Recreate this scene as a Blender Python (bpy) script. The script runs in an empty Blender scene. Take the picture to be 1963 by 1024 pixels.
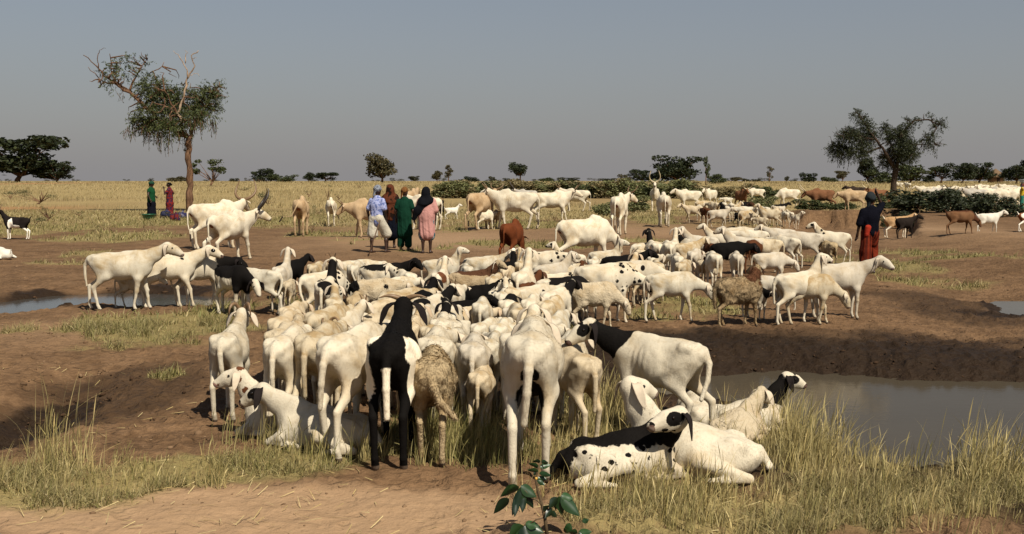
import bpy, math, random, time
import numpy as np
from mathutils import Vector, Matrix, Euler
T0 = time.time()
rnd = random.Random(7)
nrs = np.random.RandomState(11)
R = math.radians
sc = bpy.context.scene
col = sc.collection

# ------------------------------------------------------------------ camera
FPX, PW, PH, HOR, CAMH = 2105.0, 1963.0, 1024.0, 347.0, 1.78
PITCH = math.atan2(PH / 2 - HOR, FPX)
cam_data = bpy.data.cameras.new('camera')
cam = bpy.data.objects.new('camera', cam_data)
col.objects.link(cam)
cam_data.sensor_width = 36.0
cam_data.lens = 36.0 * FPX / PW
cam_data.clip_start = 0.1
cam_data.clip_end = 20000
cam.location = (0, 0, CAMH)
cam.rotation_euler = (R(90) - PITCH, 0, 0)
sc.camera = cam

# ------------------------------------------------------------------ light: hazy clear afternoon, sun behind the camera to the right
SUN_EL, SUN_AZ = 50.0, 148.0          # azimuth measured clockwise from +Y (the viewing direction)
world = bpy.data.worlds.new('World')
sc.world = world
world.use_nodes = True
wn = world.node_tree
wn.nodes.clear()
wo = wn.nodes.new('ShaderNodeOutputWorld')
bg = wn.nodes.new('ShaderNodeBackground')
sky = wn.nodes.new('ShaderNodeTexSky')
sky.sky_type = 'NISHITA'
sky.sun_disc = False
sky.sun_elevation = R(SUN_EL)
sky.sun_rotation = R(SUN_AZ)
sky.air_density = 1.0
sky.dust_density = 0.8
sky.ozone_density = 1.0
hs = wn.nodes.new('ShaderNodeHueSaturation')
hs.inputs['Saturation'].default_value = 0.8
hs.inputs['Value'].default_value = 1.0
wn.links.new(sky.outputs[0], hs.inputs['Color'])
# dust haze: the sky pales to an even grey all round the horizon
geo = wn.nodes.new('ShaderNodeTexCoord'); sep = wn.nodes.new('ShaderNodeSeparateXYZ'); wn.links.new(geo.outputs['Generated'], sep.inputs[0])
inv = wn.nodes.new('ShaderNodeMath'); inv.operation = 'SUBTRACT'; inv.inputs[0].default_value = 1.0; inv.use_clamp = True; wn.links.new(sep.outputs[2], inv.inputs[1])
pw = wn.nodes.new('ShaderNodeMath'); pw.operation = 'POWER'; pw.inputs[1].default_value = 5.0; wn.links.new(inv.outputs[0], pw.inputs[0])
hz = wn.nodes.new('ShaderNodeMix'); hz.data_type = 'RGBA'; wn.links.new(pw.outputs[0], hz.inputs[0]); wn.links.new(hs.outputs[0], hz.inputs[6]); hz.inputs[7].default_value = (3.75, 3.62, 3.68, 1)
wn.links.new(hz.outputs[2], bg.inputs['Color'])
bg.inputs['Strength'].default_value = 0.05
wn.links.new(bg.outputs[0], wo.inputs['Surface'])
sl = bpy.data.lights.new('sun', 'SUN')
sl.energy = 5.0
sl.angle = R(0.5)
sl.color = (1.0, 0.93, 0.80)
sun = bpy.data.objects.new('sun', sl)
col.objects.link(sun)
_sd = Vector((math.sin(R(SUN_AZ)) * math.cos(R(SUN_EL)), math.cos(R(SUN_AZ)) * math.cos(R(SUN_EL)), math.sin(R(SUN_EL))))
sun.rotation_euler = _sd.to_track_quat('Z', 'Y').to_euler()
sun.location = (0, -20, 30)
sc.view_settings.view_transform = 'Standard'
sc.view_settings.look = 'None'
sc.view_settings.gamma = 1.0
sc.view_settings.use_curve_mapping = False
sc.view_settings.exposure = 0.5

# ------------------------------------------------------------------ helpers
CP, SP = math.cos(PITCH), math.sin(PITCH)
def ray(px, py):
    a, b = (np.asarray(px, float) - PW / 2) / FPX, (PH / 2 - np.asarray(py, float)) / FPX
    return a, CP + b * SP, -SP + b * CP       # x, y, z of the view ray
def gpt(px, py, z=0.0):
    dx, dy, dz = ray(px, py)
    t = (z - CAMH) / dz
    return dx * t, dy * t
def sstep(a, b, x):
    t = np.clip((x - a) / (b - a), 0, 1)
    return t * t * (3 - 2 * t)

def _hash(ix, iy, iz, seed):
    n = (ix.astype(np.int64) * 374761393 + iy.astype(np.int64) * 668265263 + iz.astype(np.int64) * 2147483647 + seed * 1274126177) & 0xffffffff
    n = ((n ^ (n >> 13)) * 1274126177) & 0xffffffff
    n = ((n ^ (n >> 16)) * 2246822519) & 0xffffffff
    return ((n ^ (n >> 15)) & 0xffff) / 65535.0
def vnoise2(x, y, seed=0):
    x = np.asarray(x, float); y = np.asarray(y, float)
    ix, iy = np.floor(x), np.floor(y)
    fx, fy = x - ix, y - iy
    fx, fy = fx * fx * (3 - 2 * fx), fy * fy * (3 - 2 * fy)
    z0 = np.zeros_like(ix)
    a = _hash(ix, iy, z0, seed); b = _hash(ix + 1, iy, z0, seed)
    c = _hash(ix, iy + 1, z0, seed); d = _hash(ix + 1, iy + 1, z0, seed)
    return (a * (1 - fx) + b * fx) * (1 - fy) + (c * (1 - fx) + d * fx) * fy
def fbm2(x, y, seed=0, oct=4):
    s, a, t = 0.0, 0.5, 0.0
    for o in range(oct):
        s = s + a * vnoise2(x * 2 ** o, y * 2 ** o, seed + o * 17)
        t += a; a *= 0.5
    return s / t
def vnoise3(p, seed=0):
    i = np.floor(p); f = p - i; f = f * f * (3 - 2 * f)
    out = 0
    for dx in (0, 1):
        for dy in (0, 1):
            for dz in (0, 1):
                w = (f[:, 0] if dx else 1 - f[:, 0]) * (f[:, 1] if dy else 1 - f[:, 1]) * (f[:, 2] if dz else 1 - f[:, 2])
                out = out + w * _hash(i[:, 0] + dx, i[:, 1] + dy, i[:, 2] + dz, seed)
    return out

def mesh_np(name, verts, faces_flat, loop_tot, smooth=True):
    """verts (n,3), flat loop vertex indices, face sizes"""
    me = bpy.data.meshes.new(name)
    verts = np.ascontiguousarray(verts, dtype=np.float32)
    faces_flat = np.ascontiguousarray(faces_flat, dtype=np.int32)
    loop_tot = np.ascontiguousarray(loop_tot, dtype=np.int32)
    me.vertices.add(len(verts)); me.vertices.foreach_set('co', verts.ravel())
    me.loops.add(len(faces_flat)); me.loops.foreach_set('vertex_index', faces_flat)
    me.polygons.add(len(loop_tot))
    ls = np.zeros(len(loop_tot), np.int32); ls[1:] = np.cumsum(loop_tot)[:-1]
    me.polygons.foreach_set('loop_start', ls)
    me.polygons.foreach_set('loop_total', loop_tot)
    if smooth:
        me.polygons.foreach_set('use_smooth', np.ones(len(loop_tot), bool))
    me.update(calc_edges=True)
    return me
def attr(me, name, arr):
    arr = np.asarray(arr, np.float32)
    if arr.ndim == 1:
        a = me.attributes.new(name, 'FLOAT', 'POINT'); a.data.foreach_set('value', arr)
    elif arr.shape[1] == 3:
        a = me.attributes.new(name, 'FLOAT_VECTOR', 'POINT'); a.data.foreach_set('vector', arr.ravel())
    else:
        a = me.attributes.new(name, 'FLOAT_COLOR', 'POINT'); a.data.foreach_set('color', arr.ravel())
def setmat(o, m):
    if len(o.data.materials) == 0:
        o.data.materials.append(m)
    o.material_slots[0].link = 'OBJECT'
    o.material_slots[0].material = m
def link(name, me, m=None, parent=None, loc=None):
    o = bpy.data.objects.new(name, me); col.objects.link(o)
    if me is not None and m is not None: setmat(o, m)
    if parent is not None: o.parent = parent
    if loc is not None: o.location = loc
    return o
def tag(o, label=None, cat=None, group=None, kind=None):
    if label: o['label'] = label
    if cat: o['category'] = cat
    if group: o['group'] = group
    if kind: o['kind'] = kind
    return o

class MB:
    """collects vertices and faces of one mesh"""
    def __init__(s): s.v = []; s.f = []; s.n = 0; s.c = []
    def add(s, v, f, c=None):
        v = np.asarray(v, float); s.v.append(v)
        for q in f: s.f.append([i + s.n for i in q])
        s.n += len(v)
        if c is not None: s.c.append(np.tile(np.array(c, float), (len(v), 1)) if np.ndim(c) == 1 else np.asarray(c))
    def tube(s, pts, rad, seg=6, cap=True, c=None, squash=1.0):
        pts = [np.asarray(p, float) for p in pts]
        rad = list(rad) if np.ndim(rad) else [rad] * len(pts)
        vs, fs = [], []
        ref = None
        for i, p in enumerate(pts):
            d = pts[min(i + 1, len(pts) - 1)] - pts[max(i - 1, 0)]
            d = d / (np.linalg.norm(d) + 1e-9)
            if ref is None:
                ref = np.array([0, 0, 1.0]) if abs(d[2]) < .9 else np.array([1.0, 0, 0])
            u = ref - d * np.dot(ref, d); u /= np.linalg.norm(u) + 1e-9
            w = np.cross(d, u); ref = u
            for k in range(seg):
                a = 2 * math.pi * k / seg
                vs.append(p + rad[i] * (math.cos(a) * u + math.sin(a) * w * squash))
        n = len(pts)
        for i in range(n - 1):
            for k in range(seg):
                fs.append([i * seg + k, i * seg + (k + 1) % seg, (i + 1) * seg + (k + 1) % seg, (i + 1) * seg + k])
        if cap:
            fs.append(list(range(seg))[::-1]); fs.append([(n - 1) * seg + k for k in range(seg)])
        s.add(vs, fs, c)
    def mesh(s, name, smooth=True):
        v = np.concatenate(s.v); ff = [i for q in s.f for i in q]; lt = [len(q) for q in s.f]
        me = mesh_np(name, v, ff, lt, smooth)
        if s.c: attr(me, 'col', np.concatenate(s.c))
        return me

# ------------------------------------------------------------------ signed distance modelling -> one continuous mesh
class Prim:
    def __init__(s, p0, p1, r0, r1, lat=(0, 1, 0), k=.03, tag='body', neg=False):
        s.neg = neg
        s.p0, s.p1 = np.array(p0, float), np.array(p1, float)
        s.r0 = np.array(r0 if np.ndim(r0) else (r0, r0), float)
        s.r1 = np.array(r1 if np.ndim(r1) else (r1, r1), float)
        s.k, s.tag = k, tag
        a = s.p1 - s.p0; s.L = np.linalg.norm(a)
        s.a = a / s.L if s.L > 1e-6 else np.array([1.0, 0, 0])
        u = np.array(lat, float); u = u - s.a * np.dot(u, s.a)
        if np.linalg.norm(u) < 1e-3:
            u = np.array([1.0, 0, 0]) - s.a * s.a[0]
        s.u = u / np.linalg.norm(u); s.v = np.cross(s.a, s.u)
    def bounds(s):
        r = max(s.r0.max(), s.r1.max())
        return np.minimum(s.p0, s.p1) - r, np.maximum(s.p0, s.p1) + r
    def d(s, X, Y, Z):
        qx, qy, qz = X - s.p0[0], Y - s.p0[1], Z - s.p0[2]
        t = qx * s.a[0] + qy * s.a[1] + qz * s.a[2]
        tc = np.clip(t, 0, s.L); w = tc / s.L if s.L > 1e-6 else tc * 0
        e = t - tc
        cu = qx * s.u[0] + qy * s.u[1] + qz * s.u[2]
        cv = qx * s.v[0] + qy * s.v[1] + qz * s.v[2]
        ru = s.r0[0] + (s.r1[0] - s.r0[0]) * w
        rv = s.r0[1] + (s.r1[1] - s.r0[1]) * w
        rm = np.minimum(ru, rv)
        return (np.sqrt((cu / ru) ** 2 + (cv / rv) ** 2 + (e / ((ru + rv) * .5)) ** 2) - 1) * rm

def smin(a, b, k):
    h = np.maximum(k - np.abs(a - b), 0) / k
    return np.minimum(a, b) - h * h * k * .25

def sdf_mesh(prims, vox, smooth=1):
    lo = np.min([p.bounds()[0] for p in prims], 0) - 3 * vox
    hi = np.max([p.bounds()[1] for p in prims], 0) + 3 * vox
    n = np.ceil((hi - lo) / vox).astype(int) + 1
    ax = [lo[i] + vox * np.arange(n[i]) for i in range(3)]
    F = np.full(n, .5, np.float32)
    for p in prims:
        b0, b1 = p.bounds(); pad = p.k + 2.5 * vox
        i0 = np.maximum(((b0 - pad - lo) / vox).astype(int), 0)
        i1 = np.minimum(((b1 + pad - lo) / vox).astype(int) + 2, n)
        sl = tuple(slice(i0[i], i1[i]) for i in range(3))
        d = p.d(ax[0][sl[0]][:, None, None], ax[1][sl[1]][None, :, None], ax[2][sl[2]][None, None, :]).astype(np.float32)
        F[sl] = -smin(-F[sl], d, p.k) if p.neg else smin(F[sl], d, p.k)
    # surface nets
    S = F < 0
    c = sum(S[i:n[0] - 1 + i, j:n[1] - 1 + j, k:n[2] - 1 + k].astype(np.int8) for i in (0, 1) for j in (0, 1) for k in (0, 1))
    cells = np.argwhere((c > 0) & (c < 8))
    idx = np.full(n - 1, -1, np.int32); idx[tuple(cells.T)] = np.arange(len(cells))
    acc = np.zeros((len(cells), 3)); cnt = np.zeros(len(cells))
    corners = [(i, j, k) for i in (0, 1) for j in (0, 1) for k in (0, 1)]
    vals = {cc: F[cells[:, 0] + cc[0], cells[:, 1] + cc[1], cells[:, 2] + cc[2]] for cc in corners}
    for a in corners:
        for axn in range(3):
            if a[axn] == 0:
                b = list(a); b[axn] = 1; b = tuple(b)
                va, vb = vals[a], vals[b]
                m = (va < 0) != (vb < 0)
                t = va[m] / (va[m] - vb[m])
                pos = np.tile(np.array(a, float), (m.sum(), 1)); pos[:, axn] += t
                acc[m] += pos; cnt[m] += 1
    V = lo + vox * (cells + acc / cnt[:, None])
    quads = []
    for axn in range(3):
        sa = [slice(None)] * 3; sb = [slice(None)] * 3
        sa[axn] = slice(0, -1); sb[axn] = slice(1, None)
        A, B = S[tuple(sa)], S[tuple(sb)]
        e = np.argwhere(A != B)
        o1, o2 = [(1, 2), (2, 0), (0, 1)][axn]
        d1 = np.zeros(3, int); d1[o1] = 1
        d2 = np.zeros(3, int); d2[o2] = 1
        inside = A[tuple(e.T)]
        q = np.stack([idx[tuple((e - d1 - d2).T)], idx[tuple((e - d2).T)], idx[tuple(e.T)], idx[tuple((e - d1).T)]], 1)
        q[~inside] = q[~inside][:, ::-1]
        quads.append(q)
    Q = np.concatenate(quads)
    Q = Q[(Q >= 0).all(1)]
    for _ in range(smooth):
        ac = np.zeros_like(V); cn = np.zeros(len(V))
        for a, b in ((0, 1), (1, 2), (2, 3), (3, 0)):
            for s_, t_ in ((a, b), (b, a)):
                for ch in range(3):
                    ac[:, ch] += np.bincount(Q[:, s_], V[Q[:, t_], ch], len(V))
                cn += np.bincount(Q[:, s_], minlength=len(V))
        V = V * .5 + .5 * ac / np.maximum(cn, 1)[:, None]
    return V, Q
def zone_weights(prims, V, tags, sharp=.018):
    ds = {}
    for p in prims:
        if p.neg: continue
        d = p.d(V[:, 0], V[:, 1], V[:, 2])
        ds[p.tag] = np.minimum(ds[p.tag], d) if p.tag in ds else d
    w = {t: np.exp(-np.clip(d, -.05, .4) / sharp) for t, d in ds.items()}
    tot = sum(w.values())
    return {t: (w[t] / tot if t in w else np.zeros(len(V))) for t in tags}
def vnormals(V, Q):
    nrm = np.cross(V[Q[:, 2]] - V[Q[:, 0]], V[Q[:, 3]] - V[Q[:, 1]])
    out = np.zeros_like(V)
    for i in range(4):
        for ch in range(3):
            out[:, ch] += np.bincount(Q[:, i], nrm[:, ch], len(V))
    return out / (np.linalg.norm(out, axis=1, keepdims=True) + 1e-12)
def quads_mesh(name, V, Q):
    return mesh_np(name, V, Q.ravel(), np.full(len(Q), 4))

# ------------------------------------------------------------------ materials
class NB:
    def __init__(s, name):
        s.m = bpy.data.materials.new(name); s.m.use_nodes = True
        s.t = s.m.node_tree; s.t.nodes.clear()
        s.out = s.t.nodes.new('ShaderNodeOutputMaterial')
        s.b = s.t.nodes.new('ShaderNodeBsdfPrincipled')
        s.t.links.new(s.b.outputs[0], s.out.inputs['Surface'])
        s.tc = s.t.nodes.new('ShaderNodeTexCoord')
    def n(s, ty, **kw):
        x = s.t.nodes.new(ty)
        for k, v in kw.items(): setattr(x, k, v)
        return x
    def l(s, a, b): s.t.links.new(a, b)
    def put(s, sock, v):
        if isinstance(v, bpy.types.NodeSocket): s.l(v, sock)
        elif np.ndim(v) and len(v) == 3 and sock.type == 'RGBA': sock.default_value = (*v, 1)
        else: sock.default_value = v
    def math(s, op, a, b=None, c=None, clamp=False):
        x = s.n('ShaderNodeMath', operation=op); x.use_clamp = clamp
        s.put(x.inputs[0], a)
        if b is not None: s.put(x.inputs[1], b)
        if c is not None: s.put(x.inputs[2], c)
        return x.outputs[0]
    def vm(s, op, a, b=None):
        x = s.n('ShaderNodeVectorMath', operation=op)
        s.put(x.inputs[0], a)
        if b is not None: s.put(x.inputs[1], b)
        return x.outputs['Value'] if op in ('LENGTH', 'DOT_PRODUCT') else x.outputs[0]
    def noise(s, scale, vec=None, detail=3, rough=.6, dist=0.0):
        x = s.n('ShaderNodeTexNoise')
        x.inputs['Scale'].default_value = scale; x.inputs['Detail'].default_value = detail
        x.inputs['Roughness'].default_value = rough; x.inputs['Distortion'].default_value = dist
        s.l(vec if vec is not None else s.tc.outputs['Object'], x.inputs['Vector'])
        return x.outputs[0]
    def ramp(s, f, lo, hi):
        x = s.n('ShaderNodeMapRange'); x.clamp = True; x.interpolation_type = 'SMOOTHSTEP'
        s.put(x.inputs[0], f); x.inputs[1].default_value = lo; x.inputs[2].default_value = hi
        return x.outputs[0]
    def mix(s, f, a, b, blend='MIX'):
        x = s.n('ShaderNodeMix', data_type='RGBA', blend_type=blend)
        s.put(x.inputs[0], f); s.put(x.inputs[6], a); s.put(x.inputs[7], b)
        return x.outputs[2]
    def attr(s, name, which='Fac'):
        x = s.n('ShaderNodeAttribute', attribute_name=name)
        return x.outputs[which]
    def bump(s, h, strength=.4, dist=.02, normal=None):
        x = s.n('ShaderNodeBump'); x.inputs['Strength'].default_value = strength; x.inputs['Distance'].default_value = dist
        s.l(h, x.inputs['Height'])
        if normal is not None: s.l(normal, x.inputs['Normal'])
        return x.outputs[0]
    def fin(s, color, rough=.8, normal=None, spec=.3):
        s.put(s.b.inputs['Base Color'], color); s.put(s.b.inputs['Roughness'], rough)
        s.b.inputs['Specular IOR Level'].default_value = spec
        if normal is not None: s.l(normal, s.b.inputs['Normal'])
        return s.m
def plain(name, c, rough=.7, spec=.3, nscale=20, var=.25, bump=0):
    b = NB(name)
    n = b.noise(nscale)
    c2 = tuple(x * (1 - var) for x in c)
    colr = b.mix(n, c, c2)
    return b.fin(colr, rough, b.bump(n, bump, .01) if bump else None, spec)
def leafmat(name, rough=.6, trans=.15):
    b = NB(name)
    c = b.attr('col', 'Color')
    m = b.fin(c, rough, None, .25)
    tr = b.n('ShaderNodeBsdfTranslucent'); b.l(c, tr.inputs[0])
    mx = b.n('ShaderNodeMixShader'); mx.inputs[0].default_value = trans
    b.l(b.b.outputs[0], mx.inputs[1]); b.l(tr.outputs[0], mx.inputs[2]); b.l(mx.outputs[0], b.out.inputs['Surface'])
    return m
# ------------------------------------------------------------------ terrain
def poly_g(pts, z=0.0):
    p = np.array(pts, float)
    x, y = gpt(p[:, 0], p[:, 1], z)
    return np.stack([x, y], 1)
def sd_poly(x, y, P):
    """positive inside"""
    x = np.asarray(x, float); y = np.asarray(y, float)
    d = np.full(x.shape, 1e9); ins = np.zeros(x.shape, bool)
    n = len(P)
    for i in range(n):
        a, b = P[i], P[(i + 1) % n]
        ex, ey = b - a
        t = np.clip(((x - a[0]) * ex + (y - a[1]) * ey) / (ex * ex + ey * ey + 1e-12), 0, 1)
        d = np.minimum(d, np.hypot(x - a[0] - t * ex, y - a[1] - t * ey))
        c = ((a[1] <= y) & (b[1] > y)) | ((b[1] <= y) & (a[1] > y))
        with np.errstate(divide='ignore', invalid='ignore'):
            xi = a[0] + (y - a[1]) / (b[1] - a[1]) * ex
        ins ^= c & (x < xi)
    return np.where(ins, d, -d)
WATER_R, WATER_L, WATER_E = -.16, -.10, -.12
POND_R = poly_g([(1290, 745), (1345, 730), (1500, 717), (1640, 723), (1750, 737), (1963, 739), (2200, 740), (2320, 810), (2200, 910), (1963, 896), (1850, 897), (1660, 884), (1600, 850), (1520, 800), (1400, 772), (1310, 765)], WATER_R)
POND_L = poly_g([(-200, 583), (0, 582), (100, 571), (200, 566), (330, 566), (425, 576), (425, 592), (300, 594), (180, 593), (100, 599), (0, 610), (-200, 618)], WATER_L)
POND_E = poly_g([(1948, 602), (1975, 590), (2100, 587), (2150, 603), (2100, 619), (1970, 614)], WATER_E)
def blob(x, y, px, py, hx, hy):
    """1 in the middle of an ellipse given by its place and half sizes in the photo, laid on the ground"""
    cx, cy = gpt(px, py); _, y0 = gpt(px, py + hy)
    _, y1 = gpt(px, max(py - hy, HOR + 2.5))
    rx = hx * cy / FPX; 
    yy = np.where(y < cy, (cy - y) / (cy - y0), (y - cy) / (y1 - cy))
    return np.exp(-1.2 * (((x - cx) / rx) ** 2 + yy ** 2))
def terrain(x, y):
    x = np.asarray(x, float); y = np.asarray(y, float)
    r = np.hypot(x, y)
    z = (fbm2(x * .35, y * .35, 3, 3) - .5) * .10 * sstep(4, 12, r) + (fbm2(x * 1.7, y * 1.7, 9, 2) - .5) * .05
    z = z + sstep(70, 330, r) * 1.30
    wob = (fbm2(x * 1.1, y * 1.1, 21, 3) - .5)
    for P, dep, w, a in ((POND_R, .5, .75, .45), (POND_L, .42, .6, .7), (POND_E, .4, .7, .4)):
        near = (np.abs(x - P[:, 0].mean()) < np.ptp(P[:, 0])) & (np.abs(y - P[:, 1].mean()) < np.ptp(P[:, 1]) + 3)
        if near.any():
            sd = np.full(x.shape, -9.0)
            sd[near] = sd_poly(x[near], y[near], P)
            t = sstep(-w, w, sd + wob * a * sstep(9, 14, r))
            z = z * (1 - t) - dep * t
    b = x / np.maximum(y, .1)                     # the gully: ground falls away to a cut bank
    win = sstep(.238, .270, b + wob * .01) * (1 - sstep(.366, .372, b + wob * .012)) * (y > 0)
    wall = 60.5 + wob * 4 + 1.6 * np.sin(x * .9 + 1) + (fbm2(x * 2.4, y * .3, 71, 3) - .5) * 2.6
    z = z - .85 * win * sstep(29, 50, y) * (1 - sstep(-.4, .9, y - wall)) + .16 * win * np.exp(-((y - wall - 1.5) / 2.5) ** 2)
    z = z - .30 * blob(x, y, 10, 790, 130, 75)
    z = z + .32 * blob(x, y, 1900, 468, 130, 26) + .22 * blob(x, y, 1985, 520, 150, 30) - .15 * blob(x, y, 1900, 560, 120, 25)
    z = z + .20 * blob(x, y, 1420, 424, 120, 12)
    return z
def tz(x, y):
    return float(terrain(np.array([x]), np.array([y]))[0])
def at(px, py, h=0.0):
    """ground point whose height-h point shows at that place of the photo"""
    z = 0.0
    for _ in range(12):
        x, y = gpt(px, py, z + h)
        z = .5 * z + .5 * tz(float(x), float(y))
    return float(x), float(y), tz(float(x), float(y))

# what grows where: (px, py, half width, half height, amount, greenness)
GRASS = [
    (60, 930, 330, 45, 1.0, .45), (380, 905, 250, 32, 1.0, .55), (620, 872, 140, 24, .9, .6), (560, 845, 90, 22, .9, .5),
    (870, 830, 120, 55, 1.0, .8), (930, 860, 100, 30, .9, .75), (760, 850, 90, 30, .7, .6), (1130, 800, 110, 60, .9, .45), (1180, 880, 120, 60, 1.0, .35),
    (1330, 990, 330, 55, .85, .42), (1700, 960, 330, 70, .8, .4), (1560, 880, 130, 70, 1.0, .36), (1500, 800, 90, 40, .9, .25), (1880, 910, 140, 40, 1.1, .3),
    (300, 632, 220, 34, 1.0, .55), (430, 600, 90, 24, .9, .7), (320, 715, 60, 13, .9, .7), (40, 636, 45, 8, .8, .3), (235, 665, 35, 10, .5, .35),
    (560, 590, 140, 30, .6, .7), (1080, 640, 120, 12, .8, .7), (1330, 590, 120, 22, .7, .6), (1240, 600, 60, 20, .6, .6), (1460, 590, 60, 14, .5, .6),
    (1690, 515, 110, 26, .7, .6), (1850, 505, 110, 9, .7, .6), (1745, 490, 120, 6, .6, .6), (1790, 525, 60, 9, .6, .55), (1930, 512, 60, 12, .5, .5), (1860, 540, 90, 8, .4, .5),
    (940, 467, 70, 8, .9, .7), (1060, 470, 90, 10, .9, .7), (860, 478, 30, 6, .8, .7), (790, 482, 40, 4, .5, .7), (1230, 462, 60, 6, .7, .6), (1250, 423, 60, 10, .8, .6),
    (60, 440, 180, 20, .9, .5), (240, 455, 160, 14, .8, .5), (330, 425, 160, 16, .9, .55), (540, 425, 140, 18, .8, .55), (620, 450, 120, 8, .6, .65), (700, 460, 90, 6, .5, .65),
    (870, 440, 60, 8, .6, .6), (1000, 432, 140, 10, .8, .6), (180, 485, 60, 10, .6, .4), (100, 505, 120, 8, .4, .4), (20, 545, 40, 6, .4, .4),
]
def ground_masks(x, y):
    r = np.hypot(x, y)
    g = np.zeros_like(x); gr = np.zeros_like(x)
    for (px, py, hx, hy, a, q) in GRASS:
        b = a * blob(x, y, px, py, hx, hy)
        gr = np.where(b > g, q, gr); g = np.maximum(g, b)
    n = fbm2(x * 1.3, y * 1.3, 31, 4)
    g = sstep(.28, .62, g + (n - .5) * .9)
    # the dry plain
    pl = sstep(38, 52, y + (fbm2(x * .08, y * .08, 5, 3) - .5) * 26) * (1 - sstep(.3, .6, fbm2(x * .05 + 3, y * .03, 77, 3) * .55))
    path = sstep(.225, .26, x / np.maximum(y, .1)) * (1 - sstep(62, 70, y))
    pl = pl * (1 - path)
    q = .12 + .4 * fbm2(x * .04, y * .02, 55, 3) * (1 - sstep(45, 85, y))
    gr = np.where(pl > g, q, gr); g = np.maximum(g, pl)
    wet = np.zeros_like(x)
    for P, w in ((POND_R, 3.3), (POND_L, .8), (POND_E, 1.8)):
        sd = sd_poly(x, y, P) + (fbm2(x * .9, y * .9, 41, 4) - .5) * 1.8 * min(w, 1.4)
        wet = np.maximum(wet, sstep(-w, -.1 * w, sd))
    wet = np.maximum(wet, sstep(.25, .75, 1.1 * blob(x, y, 20, 800, 150, 90) + (fbm2(x * 2, y * 2, 43, 3) - .5) * .7))
    wet = np.maximum(wet, .5 * sstep(.3, .7, blob(x, y, 230, 760, 280, 85) + (fbm2(x * 1.5, y * 1.5, 47, 3) - .5) * .8))
    wet = np.maximum(wet, .5 * sstep(.3, .7, blob(x, y, 1900, 600, 220, 60) + (fbm2(x * .8, y * .8, 49, 3) - .5) * .8))
    wet = np.maximum(wet, .6 * sstep(.35, .7, 1.1 * blob(x, y, 860, 600, 330, 110) + (fbm2(x * 1.1, y * 1.1, 51, 3) - .5) * .6))
    wet = np.where(g > .6, wet * .5, wet)
    # pale trodden path
    pale = np.maximum.reduce([sstep(.2, .7, 1.3 * blob(x, y, 480, 990, 640, 60)), .8 * blob(x, y, 830, 460, 240, 25), .6 * blob(x, y, 1230, 445, 260, 16), .7 * blob(x, y, 1830, 450, 200, 30), .35 * blob(x, y, 100, 640, 200, 30)])
    red = np.maximum(blob(x, y, 100, 361, 90, 4), .8 * blob(x, y, 30, 400, 160, 6))
    g = g * (1 - red * .8)
    return g, gr, wet, pale, red

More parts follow.
